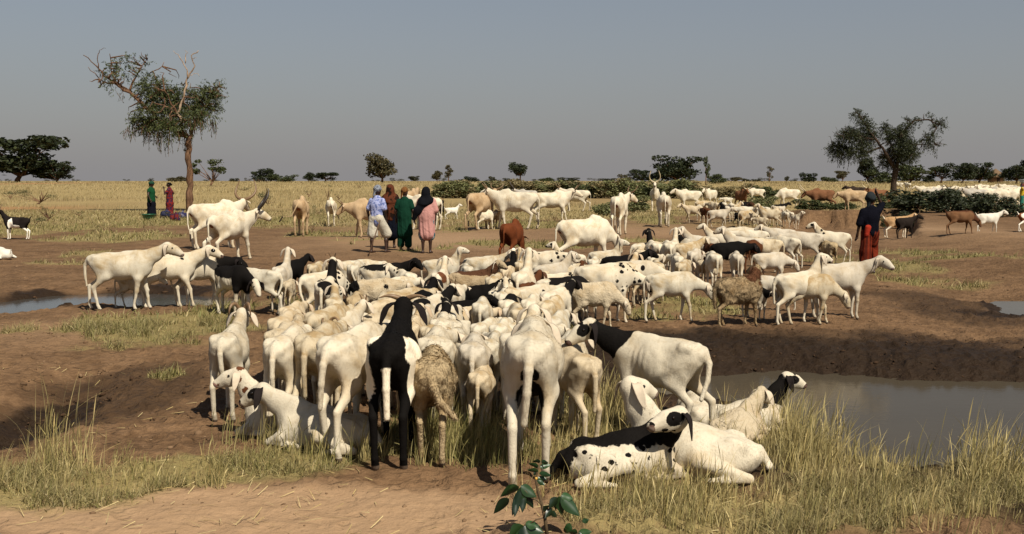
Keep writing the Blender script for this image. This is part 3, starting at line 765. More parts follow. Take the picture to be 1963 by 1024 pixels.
# coats ----------------------------------------------------------------------------------------------
WHITE, CREAM, GREYW, TAN, BLACK, BROWN, RUST, DARKB = (.50, .44, .335), (.44, .36, .245), (.43, .38, .30), (.32, .23, .13), (.0045, .0037, .0032), (.075, .028, .012), (.26, .075, .022), (.045, .02, .01)
COATS = {}
def coat(name, base=WHITE, alt=BLACK, patches=(), head=None, rough=.85, wool=False, hoof=(.10, .07, .05), nose=(.12, .07, .055), tuft=None, extra=None, dirt=.36):
    """patches: ('body', c, r) ellipsoids | ('head', c, r) | ('zone', attribute, lo) | ('spots', scale, size, c, r)"""
    b = NB('coat_' + name)
    O = b.tc.outputs['Object']
    wob = b.noise(7, O, detail=3); fine = b.noise(38, O, detail=4)
    oi = b.n('ShaderNodeObjectInfo')
    n1 = b.noise(3.2, O, detail=5, rough=.6, dist=.4)
    d2 = tuple(q * w for q, w in zip(base, (.70, .59, .44)))
    c = b.mix(b.math('MULTIPLY', b.ramp(n1, .45, .72), dirt * 2.2), base, d2)
    c = b.mix(b.math('MULTIPLY', b.ramp(fine, .5, .75), .16), c, tuple(q * .72 for q in base))
    mp = b.n('ShaderNodeMapping'); mp.inputs['Scale'].default_value = (1, 1, .22); b.l(O, mp.inputs[0])
    stk = b.noise(26, mp.outputs[0], detail=4, rough=.65)
    c = b.mix(b.math('MULTIPLY', b.ramp(stk, .50, .74), dirt * .9), c, tuple(q * w for q, w in zip(base, (.60, .48, .33))))
    def ell(vec, ce, ra, amp=.55):
        v = b.vm('DIVIDE', b.vm('SUBTRACT', vec, tuple(ce)), tuple(ra))
        L = b.vm('LENGTH', v)
        L = b.math('ADD', L, b.math('MULTIPLY', b.math('SUBTRACT', wob, .5), amp))
        L = b.math('ADD', L, b.math('MULTIPLY', b.math('SUBTRACT', fine, .5), .30))
        return b.ramp(L, 1.05, .95)
    def layer(c, patches, alt):
        m = None
        for p in patches:
            if p[0] == 'body': q = ell(O, p[1], p[2])
            elif p[0] == 'head': q = b.math('MULTIPLY', ell(b.attr('hl', 'Vector'), p[1], p[2], 1.0), b.ramp(b.attr('zh'), .3, .5))
            elif p[0] == 'zone':
                q = b.ramp(b.math('ADD', b.attr(p[1]), b.math('MULTIPLY', b.math('SUBTRACT', wob, .5), .5)), p[2] - .06, p[2] + .06)
            elif p[0] == 'tail': q = b.math('MULTIPLY', b.ramp(b.attr('zt'), .5, .6), ell(O, p[1], p[2], .3))
            elif p[0] == 'spots':
                vo = b.n('ShaderNodeTexVoronoi'); vo.inputs['Scale'].default_value = p[1]; b.l(O, vo.inputs['Vector'])
                d = b.math('ADD', vo.outputs['Distance'], b.math('MULTIPLY', b.math('SUBTRACT', fine, .5), .5))
                q = b.math('MULTIPLY', b.ramp(d, p[2] + .03, p[2] - .03), ell(O, p[3], p[4]))
            m = q if m is None else b.math('MAXIMUM', m, q)
        if m is None: return c
        a2 = b.mix(n1, alt, tuple(q * 1.7 for q in alt))
        return b.mix(m, c, a2)
    c = layer(c, patches, alt)
    if extra: c = layer(c, extra[0], extra[1])
    if tuft: c = b.mix(b.ramp(b.attr('zu'), .3, .6), c, tuft)
    if nose:
        s_ = {'cow': 1.09}.get(head, 1.0)
        tip = .226 * s_ if head == 'cow' else .208
        q = b.math('MULTIPLY', ell(b.attr('hl', 'Vector'), (tip, 0, -.03), (.026, .040, .032), .2), b.ramp(b.attr('zh'), .3, .5))
        c = b.mix(b.math('MULTIPLY', q, .85), c, nose)
    sx = b.n('ShaderNodeSeparateXYZ'); b.l(O, sx.inputs[0])
    c = b.mix(b.math('MULTIPLY', b.ramp(sx.outputs[2], .040, .030), b.ramp(b.attr('zl'), .5, .7)), c, hoof)
    vv = b.math('ADD', .93, b.math('MULTIPLY', oi.outputs['Random'], .14))
    c = b.mix(1.0, c, vv, 'MULTIPLY') if False else c
    hsv = b.n('ShaderNodeHueSaturation'); b.l(c, hsv.inputs['Color']); b.l(vv, hsv.inputs['Value'])
    h = b.math('ADD', b.math('MULTIPLY', b.noise(90 if not wool else 45, O, detail=3), .6), b.math('MULTIPLY', b.noise(14, O, detail=3), .7))
    h = b.math('ADD', h, b.math('MULTIPLY', stk, .5))
    b.fin(hsv.outputs[0], rough, b.bump(h, .75 if wool else .35, .025 if wool else .014), .06)
    COATS[name] = b.m
NECK = ('zone', 'zn', .45); HEADZ = ('zone', 'zh', .45); LEGZ = ('zone', 'zl', .45); TAILZ = ('zone', 'zt', .45)
coat('white'); coat('whitegrey', (.47, .42, .325), dirt=.55); coat('dirty', (.43, .36, .25), dirt=.85); coat('cream', CREAM, dirt=.5); coat('grey', GREYW); coat('wool', (.35, .265, .155), wool=True, rough=.95); coat('woolwhite', (.43, .355, .245), wool=True, rough=.95)
coat('black', (.0045, .0038, .0035), nose=(.02, .015, .012), dirt=.1); coat('brown', BROWN, dirt=.2); coat('darkbrown', DARKB, dirt=.1)
coat('blackneck', patches=[NECK, ('body', (.33, 0, .66), (.14, .16, .18))])
coat('blackfront', patches=[NECK, HEADZ, ('body', (.36, 0, .62), (.16, .2, .25))], nose=(.02, .015, .012))
coat('blackhead', patches=[HEADZ, ('zone', 'zn', .6)], nose=(.02, .015, .012))
coat('saddle', patches=[('body', (.02, 0, .76), (.40, .3, .20)), ('body', (.30, 0, .60), (.15, .3, .26)), ('body', (-.42, 0, .52), (.05, .06, .14)), NECK])
coat('eyepatch', patches=[('head', (.06, .06, .01), (.035, .035, .035)), ('head', (.06, -.06, .01), (.035, .035, .035)), ('head', (.20, 0, -.02), (.03, .05, .02)), ('spots', 9, .3, (.26, 0, .78), (.14, .2, .1))])
coat('eyeface', patches=[('head', (.07, .06, .015), (.055, .045, .05)), ('head', (.07, -.06, .015), (.055, .045, .05)), ('head', (.06, 0, .07), (.02, .05, .03)), NECK, ('head', (-.02, 0, -.06), (.07, .09, .06)), ('body', (.36, 0, .72), (.08, .2, .09)), ('head', (.215, 0, -.035), (.03, .06, .04))])
coat('facepatch', patches=[('head', (.055, .06, .008), (.066, .05, .050)), ('head', (.06, -.06, .012), (.060, .05, .054)), ('head', (.205, 0, -.01), (.02, .04, .022))])
coat('neckspots', patches=[('spots', 9, .34, (.42, 0, .74), (.22, .3, .2))], nose=(.2, .1, .08))
coat('brownspots', alt=BROWN, patches=[('spots', 10, .36, (.42, 0, .52), (.22, .3, .26))], nose=(.3, .14, .11))
coat('bodyspots', patches=[('spots', 7, .27, (.18, 0, .68), (.30, .3, .22))])
coat('sidespot', patches=[('body', (.16, 0, .66), (.035, .4, .05))])
coat('rumppatch', CREAM, patches=[('body', (-.36, 0, .66), (.13, .3, .14)), ('spots', 6, .3, (.2, 0, .7), (.3, .3, .2))], wool=True)
coat('brownrump', alt=BROWN, patches=[('body', (-.22, -.07, .70), (.14, .09, .16)), ('body', (-.36, .10, .62), (.06, .06, .10))])
coat('brownback', (.31, .235, .145), alt=DARKB, patches=[('body', (.08, 0, .80), (.40, .22, .12)), NECK], wool=True)
coat('whiteface', (.0045, .0038, .0035), alt=WHITE, patches=[HEADZ, ('body', (-.02, .14, .50), (.10, .08, .10))])
coat('blackwhite', patches=[('body', (.08, 0, .62), (.34, .3, .30)), NECK, ('head', (0, 0, 0), (.09, .1, .09))])
coat('blacksaddle', patches=[('body', (.02, 0, .78), (.46, .3, .13)), NECK, HEADZ], nose=(.02, .015, .012))
coat('mixed', patches=[('body', (.20, .05, .62), (.16, .2, .16)), ('body', (-.30, -.05, .70), (.12, .12, .12)), NECK, ('head', (.05, .05, 0), (.05, .06, .06))])
coat('headspots', patches=[('spots', 13, .34, (.5, 0, .55), (.40, .3, .5))])
coat('tanback', (.29, .21, .12), alt=(.070, .030, .015), patches=[('body', (.20, 0, .80), (.12, .2, .09)), ('zone', 'zn', .75), ('spots', 9, .4, (.5, 0, .8), (.35, .3, .3))], wool=True)
coat('ram', BLACK, alt=WHITE, nose=None, dirt=.1, patches=[('body', (-.06, .17, .56), (.36, .115, .24)), ('body', (-.16, .10, .74), (.14, .05, .09)), ('body', (-.14, -.15, .70), (.24, .085, .13)), ('body', (-.24, -.13, .52), (.05, .06, .22)), ('tail', (-.44, 0, .44), (.12, .1, .17))])
coat('darkudder', extra=None, patches=[('body', (-.20, 0, .44), (.16, .09, .13)), ('body', (-.36, 0, .52), (.05, .055, .10))])
coat('lying', patches=[('head', (.055, .06, .008), (.066, .05, .050)), ('head', (.06, -.06, .012), (.060, .05, .054)), ('head', (.205, 0, -.01), (.02, .04, .022)), ('body', (.0, .03, .31), (.50, .19, .115)), ('body', (-.44, 0, .22), (.15, .16, .22)), ('body', (.16, .04, .28), (.22, .17, .08)), ('spots', 17, .33, (.10, 0, .22), (.52, .5, .20)), ('body', (.30, 0, .40), (.12, .2, .10)), ('zone', 'zn', .80)])
coat('cow_white', (.52, .46, .35), head='cow', alt=(.13, .05, .022), patches=[('body', (-.70, -.03, .86), (.05, .07, .12))], tuft=(.03, .02, .015), nose=(.05, .035, .03))
coat('cow_tan', (.36, .255, .15), head='cow', alt=(.13, .05, .022), patches=[('body', (-.68, 0, .86), (.06, .08, .13))], tuft=(.03, .02, .015), nose=(.06, .04, .03))
coat('cow_grey', (.36, .33, .28), head='cow', tuft=(.02, .018, .016), nose=(.04, .035, .03), patches=[('zone', 'zn', .9)], alt=(.25, .22, .19))
coat('cow_red', (.115, .032, .011), head='cow', tuft=(.03, .01, .005), nose=(.05, .03, .025), dirt=.2)
coat('cow_rust', (.145, .066, .032), head='cow', tuft=(.05, .02, .01), nose=(.06, .04, .03), dirt=.2)
coat('cow_dark', (.03, .02, .015), head='cow', tuft=(.02, .01, .01), nose=(.02, .015, .012), dirt=.1)
coat('goat_white', (.55, .51, .43), dirt=.1); coat('goat_tan', (.36, .225, .115), alt=WHITE, patches=[('zone', 'zl', .6), ('zone', 'zt', .5)]); coat('goat_brown', (.125, .063, .031), alt=(.05, .02, .01), patches=[('body', (.0, 0, .64), (.4, .06, .06)), TAILZ, NECK])
coat('goat_dark', (.014, .010, .008), dirt=.1, nose=(.02, .015, .012)); coat('goat_pied', (.012, .009, .008), alt=(.56, .52, .44), patches=[('body', (.13, 0, .46), (.09, .3, .16)), ('body', (.02, 0, .40), (.18, .2, .06)), ('zone', 'zl', .75)], nose=None)
coat('goat_brownwhite', (.16, .055, .02), alt=(.56, .52, .44), patches=[('body', (-.18, 0, .55), (.16, .3, .10)), LEGZ, TAILZ])
M_HORN = plain('horn_brown', (.20, .12, .06), .5, .4, 30, .5); M_HORNK = plain('horn_dark', (.035, .025, .018), .45, .4, 30, .4); M_HORNW = plain('horn_pale', (.50, .40, .24), .5, .4, 30, .4)
M_EYE = plain('eye_dark', (.012, .008, .005), .12, .6)
M_EARW = plain('ear_white', (.52, .43, .32), .85, .2, 25, .2, .3); M_EARC = plain('ear_cream', (.44, .33, .22), .85, .2, 25, .2, .3); M_EARK = plain('ear_black', (.012, .008, .007), .85, .15, 25, .3, .3); M_EARB = plain('ear_brown', (.075, .03, .014), .85, .2, 25, .3, .3)
EARC = dict(black='k', blackfront='k', blackhead='k', ram='k', eyeface='k', facepatch='k', lying='k', brown='b', darkbrown='b', brownback='w', goat_dark='k', goat_pied='k', goat_brown='b', goat_brownwhite='b', cow_red='b', cow_rust='b', cow_dark='k', saddle='k', blacksaddle='k', tanback='b', cow_tan='c', cream='c', wool='c', blackwhite='k')
def eye_mesh():
    b = MB(); vs, fs = [], []
    n, m = 6, 8
    for i in range(n + 1):
        for j in range(m):
            t, p = math.pi * i / n, 2 * math.pi * j / m
            vs.append((math.sin(t) * math.cos(p), math.sin(t) * math.sin(p), math.cos(t)))
    for i in range(n):
        for j in range(m):
            fs.append([i * m + j, (i + 1) * m + j, (i + 1) * m + (j + 1) % m, i * m + (j + 1) % m])
    b.add(vs, fs); return b.mesh('eye')
EYE = eye_mesh()
ANIM = []
def animal(sp, px, py, mode, head, size, pose, ct, label, horn=None, group=None, legs=None, fat=1.0, lie=False, swing=0.0, wool=None, cat=None, name=None, hornmat=None, dzz=0.0):
    S = SPEC[sp]
    base = sp
    anchors = {'f': (0, 0), 'b': (0, S['mid'][1] + S['mid'][3]), 'r': (S['rump'][0], S['rump'][1] + S['rump'][3]), 's': (S['chest'][0], S['h'] * .97), 'h': (S['hfoot'][0], 0), 'l': (0, .40)}
    ax, az = anchors[mode]
    x, y, z = at(px, py, az * size)
    c_, s_ = math.cos(R(head)), math.sin(R(head))
    x, y = x - c_ * ax * size, y - s_ * ax * size
    z = tz(x, y)
    d = math.hypot(x, y)
    vox = (.010 if d < 9.8 else .0145 if d < 15 else .019 if d < 24 else .027)
    if sp == 'cow': vox = .024 if d < 45 else .034
    if sp == 'goat' and d > 30: vox = .02
    if sp == 'sheep' and group == GS and mode in 'br' and 470 < py < 642: size *= .87; fat *= .92
    if legs is None: legs = rnd.randrange(5)
    if wool is None: wool = .032 if ct in ('wool', 'woolwhite', 'rumppatch', 'brownback', 'tanback') else 0.0
    sh = animal_shape(sp, pose, legs, fat, lie, vox, swing, wool)
    if py > 640 and ct == 'white': pass
    elif ct == 'white' and sp == 'sheep': ct = rnd.choice(('white', 'whitegrey', 'whitegrey', 'dirty'))
    elif ct == 'cream' and sp == 'sheep': ct = rnd.choice(('cream', 'dirty', 'whitegrey'))
    o = link(name or base, sh['me'], COATS[ct])
    o.location = (x, y, z + dzz - .006); o.rotation_euler = (0, 0, R(head)); o.scale = (size * rnd.uniform(.94, 1.06), size * rnd.uniform(.90, 1.07), size * rnd.uniform(.975, 1.02))
    tag(o, label, cat or sp, group)
    if sh['fur'] is not None:
        q = link('fleece' if wool else 'hair', sh['fur'], COATS[ct], o); q['kind'] = 'stuff'
    em = {'k': M_EARK, 'b': M_EARB, 'c': M_EARC, 'w': M_EARW}[EARC.get(ct, 'w')]
    for e in sh['ears']: link('ear', e, em, o)
    if d < 22:
        for p in sh['eyes']:
            q = link('eye', EYE, M_EYE, o, tuple(p)); q.scale = ((.0105 if sp != 'cow' else .019) * sh['s'] ** .5,) * 3
    if horn:
        hm = hornmat or (M_HORNK if ct in ('cow_grey',) else M_HORN)
        for sy in (1, -1): link('horn', horn_mesh(sh, horn, sy, id(sh)), hm, o)
    ANIM.append((o, x, y, d))
    return o
# ------------------------------------------------------------------ the herd
GS, GB, GN, GC, GG = 'sheep crowded together in the herd', 'sheep in the flock on the far bank', 'sheep lying in the grass', 'cattle grazing on the plain', 'goats walking past the water hole'
def S_(px, py, m, hd, sz, pose, ct, label, **k):
    k.setdefault('group', GS)
    return animal('sheep', px, py, m, hd, sz, pose, ct, label, **k)
# --- by the narrow pool
S_(234, 595, 'f', 4, 1.06, 'mid', 'white', 'tall all white sheep standing side on at the pool, head raised to the right', legs=1)
S_(322, 590, 'f', 14, .98, 'mid', 'eyepatch', 'white sheep with black eye patch and black nose, behind the tall white sheep', legs=3)
S_(258, 590, 'f', 8, .62, 'low', 'cream', 'small cream lamb suckling under the tall white sheep by the pool', legs=2)
S_(383, 588, 'f', 32, .98, 'lowR', 'blackfront', 'white sheep with black head and neck, last of the row by the pool', legs=0)
S_(447, 606, 'f', 318, .86, 'down', 'saddle', 'white sheep with a broad black saddle and black between its hind legs', legs=1)
S_(496, 505, 'b', 160, .92, 'down', 'cream', 'white sheep side on just behind the black saddled sheep', swing=.5, legs=3)
S_(531, 503, 'r', 88, .92, 'tall', 'grey', 'greyish white sheep seen from behind with raised head and long hanging ears', legs=1)
S_(556, 492, 'b', 60, .86, 'mid', 'black', 'black sheep showing its dark head beside the long eared sheep')
S_(549, 535, 'r', 92, .62, 'low', 'woolwhite', 'small woolly lamb squeezed behind the spotted sheep with the broad rump', swing=.2)
S_(581, 514, 'r', 50, .98, 'graze', 'headspots', 'broad white sheep with small black spots on shoulder and neck', fat=1.15, swing=-.4, legs=2)
S_(634, 528, 's', 88, .85, 'tall', 'mixed', 'black and white sheep with a white horned head held up high', horn='short')
S_(606, 497, 'b', 80, .8, 'low', 'cream', 'cream back half hidden behind the black spotted broad sheep')
S_(674, 497, 'r', 86, .9, 'low', 'white', 'white sheep with dark streak beside its tail at the back row', swing=-.7)
S_(682, 490, 'b', 8, .86, 'low', 'cream', 'cream sheep side on in the back row in front of the herd boys')
# --- rows behind the horned black ram
S_(735, 494, 'b', 2, .98, 'midR', 'blacksaddle', 'long white sheep with black back, black neck and black head turned down')
S_(778, 512, 'b', 118, .86, 'midL', 'eyepatch', 'white sheep with black ear stripes in front of the black backed sheep')
S_(716, 527, 'b', 8, .86, 'low', 'rumppatch', 'cream woolly sheep side on with one black patch on its rump', fat=1.1)
S_(752, 523, 'b', 40, .84, 'low', 'white', 'white sheep between the black rumped sheep and the black goat')
S_(677, 560, 'r', 92, .80, 'low', 'wool', 'stocky woolly tan sheep seen from behind with a straight tail', fat=1.1)
S_(718, 565, 'r', 62, .90, 'low', 'cream', 'cream sheep right of the stocky woolly tan sheep')
S_(770, 542, 'b', 48, .92, 'low', 'cream', 'large cream back just left of the black goat with a white side', fat=1.15)
S_(838, 513, 'r', 84, .90, 'up', 'brownrump', 'white sheep with red brown patches on its rump, tail swung aside', swing=-1.0)
S_(846, 488, 'b', 6, .84, 'tall', 'white', 'white sheep at the back edge with head up and one ear hanging', legs=0)
S_(903, 510, 'b', 14, .86, 'upR', 'brownback', 'woolly tan sheep with dark brown back and dark neck')
S_(926, 485, 'b', 4, .86, 'mid', 'white', 'long white sheep side on behind the woolly dark backed sheep', fat=1.1)
S_(826, 556, 'b', 62, .88, 'mid', 'mixed', 'black goat like sheep with white side patch in mid herd', horn='short')
S_(866, 566, 'b', 12, .80, 'midR', 'black', 'all black sheep with raised head, centre of the herd', cat='sheep')
S_(905, 540, 'b', 4, .76, 'mid', 'whiteface', 'black sheep with a white face below the woolly dark backed sheep')
S_(920, 567, 'r', 88, .88, 'low', 'white', 'white rump with hanging tail below the white faced black sheep', fat=1.12)
S_(855, 583, 'r', 84, .86, 'low', 'white', 'white sheep from behind just below the all black sheep', swing=-.2)
S_(802, 585, 'r', 82, .84, 'low', 'cream', 'cream sheep from behind right of the ram\'s horned black head')
S_(820, 612, 'r', 84, .84, 'low', 'white', 'white sheep from behind, its tail beside the ram\'s right ear', swing=.2)
S_(882, 602, 'b', 262, .74, 'mid', 'facepatch', 'white faced sheep with black ears looking towards the camera in the crowd')
S_(884, 576, 'b', 25, .80, 'low', 'cream', 'cream side between the white rump and the all black sheep')
S_(950, 542, 'r', 88, .84, 'low', 'white', 'white sheep from behind with a short straight tail, right of the white rump')
S_(952, 610, 'r', 80, .80, 'low', 'cream', 'small cream sheep from behind above the sheep with a brown forehead')
S_(756, 590, 'b', 85, .86, 'low', 'cream', 'cream back just behind the black ram\'s raised head')
S_(700, 612, 'b', 78, .84, 'low', 'white', 'white back left of the black ram\'s ear')
S_(905, 640, 'r', 90, .95, 'low', 'grey', 'greyish white sheep from behind above the small lamb with turned head', fat=1.15)
S_(966, 632, 'h', 272, .80, 'mid', 'facepatch', 'sheep with short brown horns facing the camera beside the tall thin sheep', horn='short')
S_(826, 652, 'r', 88, .86, 'low', 'white', 'white sheep directly in front of the woolly tan sheep with crooked tail')
# --- front row from behind
S_(744, 650, 'r', 90, 1.12, 'mid', 'ram', 'large black ram with wide flat horns and white flanks, seen from behind', horn='flat', legs=0, fat=.92)
S_(638, 655, 'r', 74, 1.02, 'low', 'white', 'tall white sheep striding from behind left of the black ram', legs=2, swing=.15)
S_(592, 646, 'r', 84, .94, 'low', 'cream', 'cream sheep from behind just left of the striding white sheep', legs=1)
S_(529, 655, 'r', 86, .92, 'low', 'white', 'white sheep from behind standing above the two lying spotted sheep', legs=1)
S_(530, 595, 'r', 88, .92, 'low', 'cream', 'cream back at the head of the left file of sheep', fat=1.1)
S_(527, 622, 'r', 90, .90, 'low', 'woolwhite', 'middle cream sheep of the left file, third from the front')
S_(596, 586, 'r', 72, .95, 'low', 'white', 'white sheep at the left of the crowd below the black spotted sheep', fat=1.1)
S_(622, 608, 'b', 80, .9, 'lowL', 'white', 'white sheep with small curled horn among pale backs', horn='curl')
S_(664, 640, 'b', 88, .86, 'low', 'cream', 'cream back between the striding white sheep and the black ram')
S_(655, 590, 'b', 70, .86, 'mid', 'white', 'white horned sheep behind the striding white sheep', horn='short')
S_(425, 648, 'r', 92, .86, 'mid', 'white', 'lone white horned sheep from behind on bare earth', horn='curl', legs=0, swing=-.15)
S_(826, 700, 'r', 92, .86, 'down', 'wool', 'woolly tan sheep from behind with crooked tail, right of the black ram', wool=.045, swing=-.7, legs=4)
S_(917, 714, 'r', 86, .62, 'lowL', 'cream', 'small cream lamb from behind in tall grass, head turned aside', legs=1)
S_(1016, 652, 'r', 87, 1.16, 'low', 'darkudder', 'tall thin white sheep from behind, dark between its legs', legs=3, fat=1.0, swing=.1)
S_(1080, 656, 'r', 80, .88, 'low', 'cream', 'cream sheep from behind the tall thin white sheep, by the water', legs=2)
S_(1132, 690, 'r', 110, .80, 'low', 'cream', 'cream sheep partly hidden by the black necked ram\'s head')
S_(1262, 842, 'f', 148, .92, 'midL', 'eyeface', 'big white ram with black neck and black patched face turned aside', legs=2, swing=.5, fat=1.05, dzz=0)
# --- lying in the grass
def L_(px, py, hd, sz, pose, ct, label, **k):
    return animal('sheep', px, py, 'f', hd, sz, pose, ct, label, group=GN, lie=True, **k)
L_(1190, 918, 8, .96, 'rest', 'lying', 'lying sheep with black back and speckled white side, patched face turned back', fat=1.0)
L_(1328, 908, 170, 1.0, 'turn', 'white', 'lying all white sheep with one long ear, close behind its speckled neighbour', fat=1.1)
L_(560, 836, 172, .86, 'up', 'brownspots', 'lying white sheep with brown spotted neck, looking towards bare earth')
L_(622, 858, 166, .88, 'mid', 'facepatch', 'lying white sheep with a black eye patch, beneath the striding sheep')
L_(1412, 850, 50, .70, 'mid', 'woolwhite', 'lying woolly cream sheep by the pond, seen from behind', fat=1.1)
L_(1428, 826, 15, .72, 'up', 'eyeface', 'lying sheep with white face, black eye and black muzzle at the pond')
L_(1338, 818, 100, .72, 'mid', 'mixed', 'small black and white lamb lying behind the patched lying sheep')
# --- right half of the herd
S_(965, 508, 'r', 74, .74, 'low', 'cream', 'small cream sheep from behind, tail swung aside, under the white headed black sheep', swing=-.8)
S_(982, 492, 'b', 86, .82, 'tall', 'whiteface', 'black sheep with a white head standing in the back rows')
S_(996, 490, 'b', 90, .84, 'tall', 'white', 'white sheep with raised head in front of the red cow')
S_(1040, 475, 'b', 4, .90, 'low', 'bodyspots', 'long white sheep with black spots near its head, in front of the white bull')
S_(1010, 514, 's', 78, .92, 'tall', 'white', 'white sheep looking away with long hanging ears, mid herd', fat=1.1)
S_(1058, 498, 'b', 32, .88, 'up', 'grey', 'grey backed sheep with small dark horns and raised head', horn='short')
S_(1092, 478, 'b', 160, .82, 'tall', 'eyepatch', 'white sheep with black eye beside the grey backed horned sheep')
S_(1112, 508, 'r', 84, .80, 'mid', 'brown', 'chestnut brown sheep in the middle of the pale sheep')
S_(1137, 490, 'r', 82, .84, 'low', 'cream', 'cream rump just behind the chestnut brown sheep')
S_(1166, 486, 'r', 86, .80, 'low', 'white', 'white sheep from behind with short tail between the chestnut and the black sheep', swing=-.3)
S_(1160, 472, 'b', 4, .88, 'tall', 'white', 'long white back with raised face behind the black glossy sheep')
S_(1192, 480, 'b', 14, .92, 'mid', 'black', 'glossy black sheep with raised head among the white ones', horn='short')
S_(1213, 585, 'f', 352, .84, 'down', 'sidespot', 'white grazing sheep with one small black mark on its shoulder', legs=3)
S_(1066, 516, 'b', 6, .90, 'lowR', 'headspots', 'white sheep side on with black spotted face, mid herd')
S_(1066, 538, 'b', 6, .76, 'mid', 'mixed', 'small black and white sheep above the black bodied sheep')
S_(1158, 620, 'f', 2, .96, 'down', 'headspots', 'large white grazing sheep with black spotted head near the mud', fat=1.1, legs=4)
S_(1078, 628, 'f', 10, .82, 'down', 'blackwhite', 'black bodied sheep with white rump and white hind legs', legs=2)
S_(1136, 634, 'f', 0, .76, 'graze', 'woolwhite', 'young cream woolly sheep grazing side on at the edge of the mud', legs=1, wool=.025)
S_(1020, 536, 'b', 42, .88, 'low', 'sidespot', 'cream sheep with one black spot behind the black bodied sheep', fat=1.1)
S_(960, 550, 'r', 84, .84, 'low', 'white', 'white rump at the centre of the herd, left of the black spotted cream sheep', swing=.2)
S_(976, 576, 'r', 84, .80, 'lowR', 'grey', 'greyish lamb from behind with head turned and one long ear')
S_(1012, 562, 'r', 82, .86, 'low', 'white', 'white sheep from behind left of the black bodied sheep', legs=2)
S_(1032, 590, 'b', 285, .60, 'low', 'cream', 'small lamb facing the camera beside the black bodied sheep')
S_(990, 622, 'r', 84, .74, 'low', 'cream', 'small cream sheep above the tall thin sheep\'s back')
S_(1285, 617, 'f', 2, .80, 'down', 'white', 'white sheep grazing side on alone at the edge of the mud', legs=2)
S_(1414, 626, 'f', 22, .78, 'upLL', 'tanback', 'shaggy tan sheep with rust brown head and shoulders', legs=4, wool=.075)
S_(1375, 478, 'r', 90, .93, 'low', 'white', 'white ewe from behind with full udder, above the shaggy tan sheep', fat=1.15, legs=0)
S_(1415, 480, 'r', 82, .88, 'low', 'grey', 'greyish white ewe from behind right of the ewe with full udder', fat=1.1)
S_(1476, 476, 'b', 2, .88, 'down', 'grey', 'long greyish sheep side on, head lowered, right of the ewes', fat=1.1)
S_(1284, 468, 'r', 88, .90, 'low', 'white', 'white sheep from behind with legs apart, left of the grey ewe', swing=-.2, legs=2)
S_(1327, 472, 'r', 72, .90, 'low', 'grey', 'grey sheep from behind striding in the right part of the herd', legs=1)
S_(1346, 492, 'r', 84, .70, 'low', 'woolwhite', 'small tan grey lamb from behind beside the ewe with full udder')
S_(1252, 478, 'b', 78, .88, 'lowR', 'white', 'white sheep with spotted face right of the glossy black sheep')
S_(1240, 466, 'b', 30, .84, 'low', 'cream', 'cream back at the rear edge behind the glossy black sheep')
S_(1292, 462, 'b', 76, .84, 'tall', 'white', 'white sheep with raised head and hanging ears at the rear edge')
S_(1318, 466, 'b', 40, .84, 'mid', 'cream', 'cream sheep at the rear edge left of the spotted grey heads')
S_(1345, 455, 'b', 170, .86, 'up', 'grey', 'grey faced sheep looking aside at the rear edge, first of the heads')
S_(1362, 466, 'b', 95, .80, 'mid', 'brown', 'brown sheep among the grey heads in the rear rows')
S_(1382, 446, 'b', 176, .86, 'up', 'white', 'white faced sheep leading the rear row beyond the brown sheep')
S_(1412, 438, 'b', 2, .86, 'low', 'white', 'white back along the rear row right of the white faced leader')
S_(1444, 442, 'b', 174, .86, 'low', 'white', 'second white back along the rear row, nearer the far bank')
S_(1396, 468, 'b', 14, .86, 'low', 'black', 'black sheep with low head behind the ewes')
S_(1427, 458, 'b', 170, .90, 'up', 'grey', 'grey sheep with raised head facing the black low headed sheep')
S_(1466, 458, 'b', 174, .90, 'low', 'cream', 'cream back right of the grey raised head')
S_(1498, 440, 'b', 172, .86, 'mid', 'grey', 'grey headed sheep at the end of the rear row')
S_(1508, 455, 'b', 130, .86, 'low', 'white', 'white sheep with hind legs apart in front of the grey headed one', legs=2)
S_(1545, 447, 'b', 174, .94, 'low', 'grey', 'greyish sheep with round rump, side on at the right of the herd', fat=1.12)
S_(1598, 446, 'b', 172, .92, 'up', 'eyepatch', 'white sheep with spotted head looking left at the right edge', legs=2)
S_(1590, 466, 'b', 100, .68, 'low', 'wool', 'small woolly lamb at the flank of the spotted headed sheep')
S_(1484, 522, 'b', 172, .70, 'low', 'grey', 'small grey sheep with low head behind the black spotted neck')
S_(1528, 622, 'f', 22, .86, 'tall', 'neckspots', 'white sheep with black spots on its neck, looking away from the mud', legs=2)
S_(1546, 622, 'f', 0, .82, 'graze', 'white', 'white sheep grazing side on in front of the spotted necked sheep', legs=1)
S_(1606, 612, 'f', 8, .92, 'midR', 'grey', 'greyish white sheep looking right at the end of the herd', legs=0)
S_(1448, 545, 'b', 300, .6, 'low', 'mixed', 'brown and white lamb beside the shaggy tan sheep\'s head')
S_(1220, 505, 'b', 60, .82, 'low', 'cream', 'cream sheep behind the grazing one with a black shoulder mark')
S_(1310, 492, 'b', 70, .84, 'low', 'white', 'white sheep between the grey striding sheep and the sheep with legs apart')
S_(1090, 500, 'b', 20, .84, 'low', 'white', 'white back left of the chestnut brown sheep')
S_(895, 500, 'b', 100, .8, 'low', 'cream', 'cream sheep tucked behind the woolly dark backed sheep')
S_(1040, 505, 'b', 95, .8, 'low', 'cream', 'cream rump right of the long eared sheep in mid herd')
S_(784, 560, 'b', 60, .8, 'low', 'white', 'white sheep in the shade left of the black and white goat like sheep')
S_(870, 540, 'b', 75, .8, 'low', 'white', 'white back above the all black sheep')
S_(930, 600, 'b', 70, .8, 'low', 'white', 'white back below the white rump at the centre')
S_(1000, 600, 'b', 60, .8, 'low', 'white', 'white back above the lamb facing the camera')
